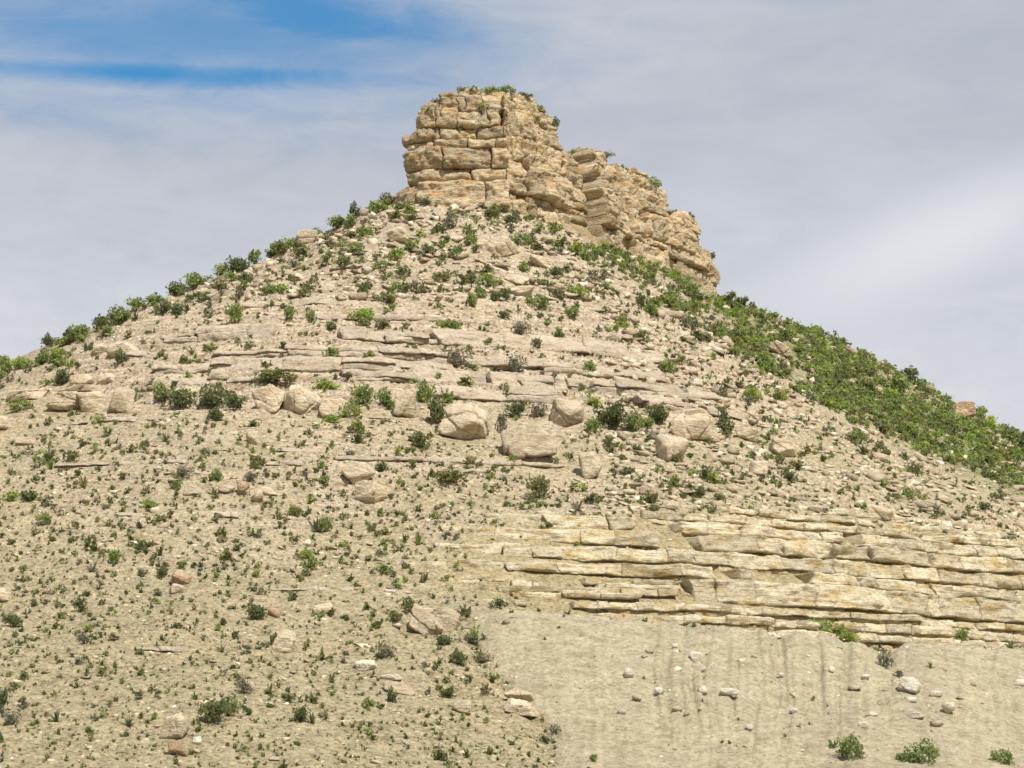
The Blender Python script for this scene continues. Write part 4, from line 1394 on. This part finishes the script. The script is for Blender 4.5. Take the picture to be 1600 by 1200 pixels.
SPOS = []
S_ = shrub
for (u, v, w, h, kind, lab) in [
    (330, 620, 66, 46, 'dark', 'largest dark bush on the bench left of the split boulder'),
    (284, 624, 54, 34, 'dark', 'dark bush left of the largest bush on the left bench'),
    (252, 612, 44, 30, 'green', 'green bush on the bench right of the upright narrow block'),
    (366, 628, 40, 28, 'dark', 'dark bush touching the left side of the split boulder'),
    (336, 648, 34, 22, 'dark', 'low dark bush under the largest bush on the left bench'),
    (208, 616, 30, 24, 'green', 'small green bush right behind the upright narrow block'),
    (520, 652, 34, 20, 'bright', 'bright green bush at the foot of the split boulder'),
    (545, 640, 34, 30, 'green', 'green bush at the right end of the split boulder'),
    (565, 617, 50, 36, 'green', 'broad green bush between the split boulder and the upright boulder'),
    (600, 622, 30, 28, 'green', 'green bush just left of the upright boulder'),
    (510, 600, 52, 18, 'bright', 'low bright bush above the split boulder'),
    (430, 590, 74, 24, 'olive', 'long low olive bush hanging over the split boulder'),
    (664, 612, 34, 40, 'green', 'tall green bush right of the upright boulder'),
    (682, 642, 40, 50, 'dark', 'dark bush behind the left side of the large rounded boulder'),
    (700, 620, 30, 26, 'green', 'green bush above the large rounded boulder'),
    (655, 688, 34, 30, 'dark', 'dark shrub below left of the large rounded boulder'),
    (783, 660, 28, 34, 'grey', 'grey bush in the gap between the two largest boulders'),
    (810, 640, 44, 30, 'dark', 'dark bush behind the biggest boulder'),
    (840, 640, 40, 26, 'grey', 'grey bush behind the right side of the biggest boulder'),
    (956, 650, 86, 48, 'dark', 'wide dark bush on the bench right of the layered boulder'),
    (924, 664, 34, 26, 'green', 'green bush beside the layered boulder'),
    (1027, 648, 50, 36, 'dark', 'dark bush left of the boulder with the flat stone'),
    (992, 660, 34, 32, 'green', 'green bush between the wide dark bush and the boulder with the flat stone'),
    (1130, 650, 20, 26, 'dark', 'small dark bush right of the boulder with the flat stone'),
    (338, 1112, 58, 44, 'dark', 'round dark bush alone near the bottom left'),
    (360, 1100, 30, 26, 'green', 'green bush against the round dark bush near the bottom left'),
    (470, 1116, 38, 28, 'dark', 'round grey-green bush alone on the lower slope'),
    (1296, 980, 52, 30, 'bright', 'bright green sprawling bush at the crest of the spoil slope'),
    (1326, 992, 40, 22, 'bright', 'right end of the green growth at the crest of the spoil slope'),
    (1270, 972, 24, 18, 'bright', 'small bright shrub at the left of the sprawling bush'),
    (1500, 994, 38, 24, 'green', 'green bush on the crest of the spoil slope near the right edge'),
    (1113, 968, 24, 14, 'bright', 'tiny bright shrub on the crest at the left of the spoil slope'),
    (1328, 1170, 42, 40, 'green', 'green bush low on the spoil slope'),
    (1345, 1178, 26, 20, 'grey', 'dry twigs on the right of the bush low on the spoil slope'),
    (1440, 1176, 56, 38, 'green', 'wide green bush at the bottom right'),
    (1412, 1180, 28, 22, 'green', 'small green bush left of the wide bush at the bottom right'),
    (1566, 1182, 40, 26, 'green', 'green bush in the bottom right corner'),
    (2, 1096, 34, 46, 'dark', 'tall dark bush cut by the left edge near the bottom'),
    (18, 1122, 34, 26, 'grey', 'grey bush by the left edge near the bottom'),
    (18, 970, 44, 22, 'dark', 'dark spreading bush by the left edge'),
    (380, 1072, 34, 28, 'grey', 'grey twiggy bush above the round dark bush'),
    (400, 957, 44, 26, 'dark', 'dark bush beside the pink low slab'),
    (430, 998, 20, 26, 'dark', 'dark shrub left of the round tan boulder'),
    (602, 1018, 44, 22, 'grey', 'grey bush in the middle of the lower slope'),
    (130, 998, 34, 20, 'grey', 'grey bush on the lower left slope'),
    (693, 1000, 38, 18, 'dark', 'dark bush below the pink slanting slab'),
    (716, 1028, 34, 24, 'dark', 'dark bush in the gully left of the spoil slope'),
    (752, 1028, 38, 20, 'grey', 'grey dead bush in the gully left of the spoil slope'),
    (740, 990, 20, 36, 'bright', 'yellow green upright plant right of the orange boulder'),
    (728, 956, 28, 24, 'olive', 'olive shrub at the upper left corner of the spoil slope'),
    (640, 944, 40, 24, 'olive', 'pale olive shrub above the pink slanting slab'),
    (700, 1082, 40, 20, 'dark', 'dark shrub above the rounded white-faced stone'),
    (760, 1078, 30, 22, 'grey', 'grey shrub beside the split brown block'),
    (868, 1138, 24, 18, 'grey', 'grey shrub below the split brown block'),
    (852, 1154, 22, 16, 'dark', 'dark shrub at the lower left edge of the spoil slope'),
    (690, 1178, 30, 24, 'dark', 'dark shrub at the bottom of the photo left of the spoil slope'),
    (613, 1088, 22, 24, 'dark', 'dark shrub below the low tan boulder'),
    (1384, 1028, 28, 36, 'grey', 'dry twiggy bush in the notch of the crest'),
    (1404, 1052, 22, 14, 'grey', 'dry bush below the notch of the crest'),
    (928, 1184, 18, 14, 'green', 'small shrub at the foot of the spoil slope'),
    (940, 953, 26, 12, 'grey', 'grey twigs on the lowest bed of the cut'),
    (714, 558, 60, 34, 'grey', 'grey-green bush in the middle of the pale ledges'),
    (806, 568, 44, 34, 'grey', 'grey bush right of the one amid the pale ledges'),
    (812, 512, 36, 28, 'grey', 'purple-grey bush at the upper edge of the pinkish ledge'),
    (700, 508, 60, 18, 'green', 'long low green bush above the pinkish ledge'),
    (568, 490, 50, 26, 'bright', 'yellow-green bush under the thin ledge with the dark line'),
    (600, 466, 44, 18, 'olive', 'olive bush at the end of the thin ledge with the dark line'),
    (365, 490, 40, 36, 'green', 'green bush under the left end of the thin ledge'),
    (455, 484, 28, 30, 'green', 'green bush under the middle of the thin ledge'),
    (486, 494, 20, 24, 'green', 'small green bush below the middle of the thin ledge'),
    (516, 508, 30, 16, 'dark', 'low dark bush below the thin ledge'),
    (840, 470, 44, 26, 'green', 'green bush right of the two flat stones'),
    (895, 488, 30, 22, 'green', 'green bush right of the one near the two flat stones'),
    (604, 268, 40, 34, 'grey', 'tall grey bush on the skyline against the left end of the cliff'),
    (590, 290, 36, 24, 'green', 'green bush under the tall grey skyline bush'),
    (556, 290, 30, 34, 'dark', 'pointed dark bush on the left skyline'),
    (528, 312, 36, 26, 'green', 'green bush on the left skyline below the pointed one'),
    (490, 334, 34, 24, 'green', 'green bush on the left skyline, halfway to the thick clump'),
    (455, 350, 44, 30, 'green', 'broad green bush on the left skyline above the gap'),
    (425, 372, 34, 24, 'dark', 'dark bush on the left skyline right of the tall clump'),
    (372, 390, 46, 38, 'dark', 'tall dark clump on the left skyline'),
    (398, 382, 30, 28, 'green', 'green bush right beside the tall dark clump'),
    (350, 412, 34, 26, 'green', 'green bush left below the tall dark clump'),
    (306, 430, 56, 38, 'green', 'broad bright clump on the left skyline'),
    (274, 446, 36, 26, 'dark', 'dark bush left of the broad bright clump'),
    (240, 464, 44, 30, 'green', 'green bush on the skyline midway to the left edge'),
    (212, 472, 40, 34, 'green', 'rounded green bush on the skyline left of midway'),
    (190, 490, 34, 28, 'green', 'green bush below the rounded skyline bush'),
    (160, 502, 34, 28, 'dark', 'spiky dark bush on the left skyline'),
    (124, 514, 44, 32, 'green', 'green skyline bush with spiky top, nearer the left edge'),
    (98, 530, 34, 24, 'green', 'green skyline bush before the gap at left'),
    (76, 530, 22, 30, 'dark', 'narrow upright bush at the left end of the skyline row'),
    (36, 562, 54, 26, 'bright', 'rounded light green bush at the left end of the skyline'),
    (0, 584, 30, 18, 'green', 'low green bush where the skyline meets the left edge'),
    (190, 560, 30, 24, 'dark', 'dark shrub below the pale hump on the left'),
    (98, 590, 36, 26, 'dark', 'dark shrub above the left row of blocks'),
    (30, 632, 40, 24, 'green', 'green shrub on the left edge under the low tan block'),
    (703, 346, 34, 28, 'grey', 'grey-green bush just below the lowest big block of the cliff'),
    (812, 372, 38, 24, 'green', 'green bush below the middle of the cliff'),
    (664, 314, 26, 14, 'dark', 'small dark bush at the foot of the lowest big block'),
    (508, 815, 28, 34, 'green', 'green shrub in the middle of the left slope'),
    (182, 866, 30, 32, 'green', 'green shrub with dark base on the left slope'),
    (68, 812, 34, 20, 'green', 'green shrub pair near the left edge'),
    (285, 736, 34, 22, 'grey', 'grey-green shrub left of the little boulder cluster'),
    (1175, 612, 36, 24, 'bright', 'bright green shrub on the stony slope right of the bench'),
    (1040, 570, 34, 24, 'green', 'green shrub at the right end of the pale ledges'),
    (840, 762, 54, 40, 'olive', 'wide pale green bush right of the thin straight ledge'),
    (700, 742, 62, 26, 'olive', 'wide olive bush below the thin straight ledge'),
    (1336, 682, 44, 26, 'green', 'green clump on the right slope below the green flank'),
    (1420, 772, 34, 22, 'green', 'green clump on the far right stony slope')]:
    S_(u, v, w, h, kind, lab)

# plants rooted on the rock cap: found by looking at the built rock itself
bpy.context.view_layer.update()
DG = bpy.context.evaluated_depsgraph_get()


def look(u, v):
    az, te = ray(u, v)
    d = Vector((math.sin(az), math.cos(az), float(te))).normalized()
    ok, loc, nrm, fi, ob, mx = scene.ray_cast(DG, Vector((0, 0, EYE)), d)
    return (loc, nrm) if ok and loc.y < 400 else None


def cap_shrub(u, v, w, h, kind, label, rim=False):
    if rim:
        for vv in range(int(v) - 24, int(v) + 40):
            q_ = look(u, vv)
            if q_:
                v = vv
                break
    q_ = look(u, v + (3 if rim else h * 0.4))
    if q_ is None:
        return
    loc, nrm = q_
    m = math.hypot(loc.x, loc.y) / FPX
    rr = random.Random(int(u * 13 + v))
    fo, st, one = shrub_parts(kind, rr.randrange(6), 2 if w > 26 else 1)
    root = root_empty('desert_shrub', (loc.x, loc.y + 0.2 * m * w, loc.z - (0.1 if not rim else 0.25 * h * m)))
    tag(root, label, 'shrub')
    for nm_, me_ in (('foliage', fo), ('stems', st)):
        o = link(nm_, me_, root)
        o.scale = (w * m / 2 * 1.06, w * m / 2 * 0.8, h * m / 1.1)
        o.rotation_euler = (0, 0, 0)


for (u, v, w, h, kind, lab, rim) in [
    (768, 146, 40, 15, 'green', 'green bush on the top of the cliff, right of its middle', 1),
    (792, 152, 32, 15, 'green', 'green bush second from the right on the summit of the cliff', 1),
    (738, 146, 26, 12, 'dark', 'dark bush on the top of the cliff, left of its middle', 1),
    (720, 148, 22, 10, 'olive', 'small olive bush at the left of the summit of the cliff', 1),
    (684, 158, 24, 10, 'olive', 'dry low shrub on the top left shoulder of the cliff', 1),
    (818, 160, 32, 14, 'dark', 'dark shrub on the top right shoulder of the cliff', 1),
    (842, 170, 24, 12, 'green', 'green shrub on the right shoulder of the cliff below the dark one', 1),
    (866, 188, 24, 18, 'dark', 'round dark bush on the skyline step of the cliff', 1),
    (755, 164, 30, 14, 'green', 'green shrub on the rock just under the summit', 0),
    (776, 168, 20, 12, 'bright', 'bright green shrub just under the summit', 0),
    (718, 196, 26, 24, 'dark', 'dark bush growing on the upper face of the cliff', 0),
    (708, 186, 18, 14, 'olive', 'olive bush above left of the dark bush on the cliff face', 0),
    (668, 208, 18, 10, 'green', 'small green plant on the left side of the cliff face', 0),
    (672, 170, 18, 10, 'green', 'small green plant near the top left corner of the cliff', 0),
    (640, 262, 14, 12, 'olive', 'small olive plant at the left edge of the cliff foot', 0),
    (836, 184, 26, 12, 'olive', 'olive plants on the upper right face of the cliff', 0),
    (900, 210, 22, 10, 'green', 'green plants where the cliff steps down', 1),
    (947, 243, 30, 11, 'grey', 'low grey shrub on top of the lower cliff section', 1),
    (975, 248, 24, 10, 'dark', 'dark low shrub on top of the lower cliff section', 1),
    (1017, 278, 36, 18, 'green', 'green shrub on the shoulder of the lower cliff section', 1),
    (1050, 312, 28, 14, 'grey', 'grey shrub lower on the shoulder of the cliff', 1),
    (1080, 345, 20, 10, 'dark', 'small dark shrub low on the right shoulder of the cliff', 1),
    (932, 262, 18, 14, 'green', 'green plant in the gap between the two cliff sections', 0),
    (1112, 398, 18, 12, 'dark', 'small dark shrub at the right end of the cliff', 1)]:
    cap_shrub(u, v, w, h, kind, lab, bool(rim))

# ------------------------------------------------------------------ scatter
MARKS = [(730, 661, 'the large rounded boulder'), (828, 691, 'the biggest boulder'), (468, 624, 'the split pale boulder'), (632, 633, 'the upright bench boulder'),
         (883, 644, 'the layered boulder'), (1086, 662, 'the boulder carrying a flat stone'), (923, 730, 'the egg-shaped boulder'),
         (570, 755, 'the two rounded boulders'), (130, 620, 'the left row of blocks'), (395, 768, 'the little boulder cluster'),
         (284, 906, 'the rusty leaning boulder'), (447, 1004, 'the round tan boulder'), (277, 1145, 'the pink square-cut boulder'),
         (670, 974, 'the pink slanting slab'), (816, 1098, 'the split brown block'), (1220, 701, 'the pale tilted slab'),
         (1374, 800, 'the pale tilted boulder above the cut'), (1507, 647, 'the square rust-coloured rock'), (1220, 546, 'the long slab in the thicket'),
         (622, 366, 'the pale square block'), (778, 384, 'the large triangular slab'), (809, 446, 'the two flat stones'), (480, 371, 'the pale block by the left skyline'),
         (330, 620, 'the largest dark bush'), (956, 650, 'the wide dark bench bush'), (338, 1112, 'the round dark bush alone'), (470, 1116, 'the round grey-green bush'),
         (1296, 980, 'the sprawling bright bush'), (714, 558, 'the grey-green bush amid the ledges'), (840, 762, 'the wide pale green bush'),
         (372, 390, 'the tall dark skyline clump'), (306, 430, 'the broad bright skyline clump'), (600, 270, 'the tall grey skyline bush'),
         (1175, 612, 'the bright shrub right of the bench'), (1336, 682, 'the green clump of the right slope'), (1127, 434, 'the right end of the cliff'),
         (905, 334, 'the middle foot of the cliff'), (700, 314, 'the lowest big cliff block'), (1422, 1072, 'the largest cream stone'),
         (508, 815, 'the green shrub of the left slope'), (182, 866, 'the green shrub with dark base'), (190, 545, 'the pale hump'),
         (1600, 850, 'the right end of the bedded cut'), (770, 830, 'the left end of the bedded cut'), (1240, 493, 'the reddish skyline rock'),
         (0, 584, 'the left end of the skyline'), (0, 930, 'the pink boulder at the left edge'), (1600, 695, 'the right end of the skyline'),
         (470, 476, 'the thin ledge with the dark line'), (1040, 570, 'the green shrub ending the pale ledges'), (400, 957, 'the dark bush by the pink low slab')]
_used = set()


def near_label(what, u, v):
    """place of a small thing told from the landmarks round it, or None when that words is taken"""
    ms = sorted(MARKS, key=lambda m_: math.hypot(u - m_[0], v - m_[1]))[:9]
    for (mu, mv, w_) in ms:
        d = math.hypot(u - mu, v - mv)
        if d > 360:
            continue
        a = math.degrees(math.atan2(mv - v, u - mu)) % 360
        dr = ['right of', 'above and right of', 'above', 'above and left of', 'left of', 'below and left of', 'below', 'below and right of'][int(((a + 22.5) % 360) // 45)]
        s_ = '%s %s %s %s' % (what, 'close' if d < 60 else ('a little' if d < 110 else 'well'), dr, w_)
        s_ = s_.replace('close above', 'just above').replace('close below', 'just below').replace('close left of', 'close on the left of').replace('close right of', 'close on the right of')
        s_ = s_.replace('a little left of', 'a little to the left of').replace('a little right of', 'a little to the right of').replace('well left of', 'well to the left of').replace('well right of', 'well to the right of')
        if s_ not in _used and len(s_.split()) <= 16:
            _used.add(s_)
            return s_
    return None


def silhouette(u):
    return np.interp(u, [-300, 0, 100, 200, 300, 430, 520, 620, 625, 650, 870, 960, 1060, 1130, 1200, 1300, 1400, 1500, 1600, 1900],
                     [700, 580, 517, 472, 422, 352, 312, 264, 264, 300, 330, 350, 400, 440, 482, 537, 588, 642, 695, 850])


def flank(u, v):
    """1 in the green thicket of the right flank, 0 away from it"""
    w = np.interp(u, [800, 860, 1000, 1100, 1200, 1300, 1450, 1600, 1900], [14, 30, 62, 95, 115, 112, 95, 80, 80])
    s_ = np.interp(u, [800, 870, 960, 1060, 1130, 1200, 1300, 1400, 1500, 1600, 1900], [318, 336, 368, 410, 440, 482, 537, 588, 642, 695, 850])
    return sstep(0, 1, (w - (v - s_)) / 34 + 0.35) * sstep(800, 840, u)


def region(u, v):
    if flank(u, v) > 0.5:
        return 'green flank on the right'
    if fan_mask(u, v) > 0.5:
        return 'loose spoil slope at lower right'
    if cut_mask(u, v) > 0.4:
        return 'bare bedded cut at lower right'
    if v < silhouette(u) + 45 and u < 620:
        return 'left skyline'
    if v < 460 and u < 1000:
        return 'stony upper slope below the cliff'
    if u > 960 and v < 860:
        return 'stony slope between the bench and the green flank'
    if v < 600:
        return 'pale ledges in the middle of the hill'
    if v < 680:
        return 'bench of large boulders'
    if v < 850:
        return 'middle left slope below the bench' if u < 620 else 'middle slope above the bedded cut'
    return 'lower left slope'


def samples(n, seed, dens, box=(-160, 1760, 260, 1290)):
    r = np.random.default_rng(seed)
    u = r.uniform(box[0], box[1], n)
    v = r.uniform(box[2], box[3], n)
    cl = 0.5 + 0.5 * fbm(u / 60.0, v / 45.0, seed * 1.7, 3) * 2.0      # plants and stones gather in patches
    p = dens(u, v) * np.clip(cl, 0.12, 1.6)
    keep = r.random(n) < p
    u, v = u[keep], v[keep]
    P = hit(u, v)
    ok = ~np.isnan(P[:, 0])
    u, v, P = u[ok], v[ok], P[ok]
    # nothing sprouts from the cliff face or through the big boulders
    cdq, _ = cap_query(P[:, 0], P[:, 1])
    ok = cdq < -0.3
    ok &= ~((np.abs(u - 1507) < 20) & (v < 660) & (v > 600))
    for (bu, bv, bw, bh) in BPOS:
        ok &= ~((np.abs(u - bu) < bw * 0.55) & (np.abs(v - bv) < bh * 0.55))
    return u[ok], v[ok], P[ok], r


def dens_shrub(u, v):
    s_ = silhouette(u)
    d = 0.20 + 0 * u
    d = np.where(v < 470, 1.8, d)
    d = np.where((v >= 470) & (v < 600), 0.28, d)
    d = np.where((v >= 600) & (v < 680), 0.50, d)
    d = np.where((v >= 680) & (v < 900), 0.62, d)
    d = np.where((v >= 900), 0.36 * np.interp(v, [900, 1060], [1, 0.35]), d)
    d = np.where((u < 625) & (v < s_ + 60), 1.3, d)
    d = np.where((u < 625) & (v < s_ + 28), 3.0, d)
    d = np.where((u > 960) & (v < 800), 0.9, d)
    d = np.where((u > 1250) & (v > 700) & (v < 860), 0.7, d)
    d = d * (1 - cut_mask(u, v)) * (1 - fan_mask(u, v))
    d = d + 0.03 * cut_mask(u, v)
    return d * (1 - flank(u, v))


kinds_by = {0: 'green', 1: 'dark', 2: 'olive', 3: 'grey', 4: 'bright'}
us_, vs_, Ps_, r = samples(12000, 21, dens_shrub)
n = len(us_)
px = np.exp(r.normal(0, 0.42, n)) * 0.8 * np.interp(vs_, [300, 460, 600, 700, 1200], [20, 21, 18, 17, 15]) * np.where((us_ < 620) & (vs_ < silhouette(us_) + 60), 1.35, 1)
px = np.minimum(px, 27)
kd = np.where(vs_ < 640, r.choice(5, n, p=[.36, .22, .24, .10, .08]), r.choice(5, n, p=[.22, .20, .32, .20, .06]))
A1 = dict(u=us_, v=vs_, P=Ps_, px=px, kd=kd)
# thicket on the right flank
us_, vs_, Ps_, r = samples(40000, 22, lambda u, v: flank(u, v) * 1.2, (790, 1760, 300, 900))
n = len(us_)
A2 = dict(u=us_, v=vs_, P=Ps_, px=np.exp(r.normal(0, 0.33, n)) * 13.5, kd=r.choice(5, n, p=[.46, .07, .24, .07, .16]))
U_ = np.concatenate([A1['u'], A2['u']])
V_ = np.concatenate([A1['v'], A2['v']])
P_ = np.concatenate([A1['P'], A2['P']])
PX = np.concatenate([A1['px'], A2['px']])
KD = np.concatenate([A1['kd'], A2['kd']])
vis = (U_ > -5) & (U_ < 1605) & (V_ < 1205)
isfl = np.concatenate([np.zeros(len(A1['u']), bool), np.ones(len(A2['u']), bool)])
score = PX * vis * np.where(isfl, 0.86, 1.0)
order = np.argsort(-score)
nind = max(0, 296 - len(SPOS))
# the largest ones as things of their own
ind = order[:nind]
rest_ = order[nind:]
word = {0: 'green', 1: 'dark green', 2: 'olive', 3: 'grey twiggy', 4: 'bright green'}
for i in ind:
    kind = kinds_by[int(KD[i])]
    rr = random.Random(int(i) * 7 + 1)
    fo, st, one = shrub_parts(kind, rr.randrange(6), 1)
    o = link('desert_shrub', one)
    m = math.hypot(P_[i, 0], P_[i, 1]) / FPX
    R_ = PX[i] * m / 2
    o.location = (P_[i, 0], P_[i, 1], P_[i, 2] - 0.04)
    o.rotation_euler = (0, 0, rr.uniform(0, 6.28))
    o.scale = (R_ * 1.1, R_ * 1.1, R_ * rr.uniform(1.0, 1.5))
    where = region(U_[i], V_[i])
    lab = near_label('small %s shrub' % word[int(KD[i])], U_[i], V_[i])
    if lab:
        tag(o, lab, 'shrub', 'small shrubs of the hillside')
    else:
        tag(o, '%s small shrub on the %s' % (word[int(KD[i])], where), 'shrub', 'small %s shrubs on the %s' % (word[int(KD[i])], where))

# the others, past counting, as one growth per kind of foliage
def merged(name, mat, tmpl, idx, P, sx, sz, rot, label, extra_mat=None):
    """one mesh from many copies of a few templates"""
    Vs, Fs, Ts = [], [], []
    base = 0
    k_ = np.arange(len(idx)) % len(tmpl)
    for t, (V, F, T) in enumerate(tmpl):
        sel = idx[k_ == t]
        if len(sel) == 0:
            continue
        c, s__ = np.cos(rot[sel]), np.sin(rot[sel])
        X_ = (V[None, :, 0] * c[:, None] - V[None, :, 1] * s__[:, None]) * sx[sel][:, None] + P[sel, 0][:, None]
        Y_ = (V[None, :, 0] * s__[:, None] + V[None, :, 1] * c[:, None]) * sx[sel][:, None] + P[sel, 1][:, None]
        Z_ = V[None, :, 2] * sz[sel][:, None] + P[sel, 2][:, None] - 0.03
        Vs.append(np.stack([X_, Y_, Z_], -1).reshape(-1, 3))
        Fs.append((F[None] + (np.arange(len(sel)) * len(V))[:, None, None] + base).reshape(-1, F.shape[1]))
        Ts.append(np.tile(T, len(sel)))
        base += len(V) * len(sel)
    o = link(name, mesh_np(name, np.concatenate(Vs), np.concatenate(Fs), [mat], tone=np.concatenate(Ts)))
    tag(o, label, None, kind='stuff')
    return o


mm = np.hypot(P_[:, 0], P_[:, 1]) / FPX
Rw = PX * mm / 2
rot = rng.uniform(0, 6.28, len(P_))
for c, nm in kinds_by.items():
    rr = np.random.default_rng(60 + c)
    tm = [leaves(rr, 56 if nm != 'grey' else 40, 0.23, 1.0, 6, flat=1.0) for _ in range(6)]
    idx_ = rest_[KD[rest_] == c]
    merged('scrub_growth', MATS[nm], tm, idx_, P_, Rw * 1.1, Rw * 1.1, rot, '%s low scrub spread over the hillside and its right flank' % word[c])

# small dark tufts and rosettes all over the lower slope
def dens_tuft(u, v):
    d = np.interp(v, [300, 460, 640, 700, 900, 1100, 1200], [0.5, 0.45, 0.5, 0.95, 1.0, 0.85, 0.65])
    d = d * (1 - 0.92 * cut_mask(u, v)) * (1 - 0.97 * fan_mask(u, v)) * (1 - 0.6 * flank(u, v))
    bare = np.exp(-(((u - 600) / 110) ** 2 + ((v - 925) / 38) ** 2))
    return d * (1 - 0.85 * bare)


ut, vt, Pt, r = samples(36000, 23, dens_tuft)
nt = len(ut)
print('shrubs', len(U_), 'tufts', nt)
pxt = np.exp(r.normal(0, 0.5, nt)) * 6.0
Rt = pxt * np.hypot(Pt[:, 0], Pt[:, 1]) / FPX / 2
kt = r.choice(4, nt, p=[.42, .24, .20, .14])
rot = r.uniform(0, 6.28, nt)
for c, (nm, lab) in enumerate([('dark', 'dark'), ('olive', 'olive'), ('grey', 'grey'), ('green', 'green')]):
    rr = np.random.default_rng(70 + c)
    tm = [leaves(rr, 14, 0.50, 0.7, 3, flat=0.8) for _ in range(4)] + [blades(rr, 13, 1.5, 0.20) for _ in range(3)]
    merged('plant_tufts', MATS[nm], tm, np.nonzero(kt == c)[0], Pt, Rt * 1.15, Rt * 1.35, rot, 'tiny %s tufts and rosettes dotted over the stony ground' % lab)

# stones
def dens_stone(u, v):
    d = np.interp(v, [300, 450, 520, 640, 760, 1000, 1200], [1.2, 1.0, 0.45, 0.50, 0.60, 0.62, 0.6])
    d = np.where((u > 950) & (v < 860), 1.2, d)
    d = d * (1 - 0.6 * flank(u, v)) * (1 - 0.55 * cut_mask(u, v)) * (1 - 0.15 * fan_mask(u, v))
    ge = u - np.interp(v, [930, 960, 1030, 1080, 1120, 1200, 1400], [640, 722, 752, 788, 838, 858, 890])
    d = d + 1.6 * np.exp(-(ge / 20.0) ** 2) * (v > 950)                       # debris in the gully
    d = d + 2.0 * np.exp(-((u - 1415 - (v - 1090) * 0.5) / 42.0) ** 2 - ((v - 1098) / 42.0) ** 2)   # heap below the notch
    return d


uz, vz, Pz, r = samples(42000, 24, dens_stone)
nz = len(uz)
big_zone = (vz < 470) | ((uz > 950) & (vz < 860))
pz = np.exp(r.normal(0, 0.50, nz)) * np.where(big_zone, 10.5, 4.6)
pz = np.where(fan_mask(uz, vz) > 0.5, pz * 0.75, pz)
pz = np.where(cut_mask(uz, vz) > 0.3, np.minimum(pz, 7), pz)
pz = np.minimum(pz, np.where(big_zone, 30, 22))
Rz = pz * np.hypot(Pz[:, 0], Pz[:, 1]) / FPX / 2
visz = (uz > -5) & (uz < 1605) & (vz < 1205)
order = np.argsort(-pz * visz)
print('stones', nz)
for i in order[:230]:
    rr = random.Random(int(i) + 5)
    fanq = fan_mask(uz[i], vz[i]) > 0.5 or cut_mask(uz[i], vz[i]) > 0.5
    slab = rr.random() < 0.5
    o = link('loose_stone', stone_variant('slab' if slab else 'chunk', rr.randrange(10), M_WHITE if fanq else M_STONE))
    nrm = slope_normal(Pz[i, 0], Pz[i, 1])
    q_ = Vector((0, 0, 1)).rotation_difference((nrm + Vector((rr.gauss(0, .15), rr.gauss(0, .15), 0.8))).normalized())
    o.rotation_mode = 'QUATERNION'
    o.rotation_quaternion = q_ @ Matrix.Rotation(rr.uniform(0, 6.28), 3, 'Z').to_quaternion()
    R_ = float(Rz[i])
    fl = rr.uniform(0.35, 0.6) if slab else rr.uniform(0.55, 0.85)
    o.scale = (R_ * rr.uniform(0.95, 1.25), R_ * rr.uniform(0.7, 1.0), R_ * fl)
    o.location = (Pz[i, 0], Pz[i, 1], Pz[i, 2] + R_ * fl * 0.15)
    where = region(uz[i], vz[i])
    lab = near_label('flat pale loose stone' if slab else 'chunky pale loose stone', uz[i], vz[i])
    if lab:
        tag(o, lab, 'stone', 'loose stones of the hillside')
    else:
        tag(o, '%s loose stone lying on the %s' % ('flat pale' if slab else 'chunky pale', where), 'stone', '%s stones on the %s' % ('flat' if slab else 'chunky', where))
rest_ = order[230:]


def stone_tmpl(seed):
    V, F = hull_stone(seed + 3000, 0.35 + 0.45 * ((seed * 7) % 10) / 10, 10)
    return V, F, np.full(len(F), (seed * 37 % 24) / 23)


M_RUBBLE, nt2, bs2 = new_mat('rubble')
g2 = G(nt2)
at2 = nt2.nodes.new('ShaderNodeAttribute')
at2.attribute_name = 'tone'
cc = g2.ramp(at2.outputs['Fac'], [(0, (0.31, 0.24, 0.16)), (0.5, (0.43, 0.36, 0.26)), (0.85, (0.54, 0.46, 0.34)), (1, (0.66, 0.60, 0.48))])
cc = g2.mix(1.0, cc, g2.ramp(g2.noise(3.5, 4), [(0.35, (0.75, 0.72, 0.68)), (0.6, (1.1, 1.1, 1.1))]), 'MULTIPLY')
nt2.links.new(cc, bs2.inputs['Base Color'])
merged('rubble', M_RUBBLE, [stone_tmpl(k) for k in range(24)], rest_, Pz, Rz * 1.15, Rz * 1.1, r.uniform(0, 6.28, nz), 'small loose stones strewn over the whole hillside')
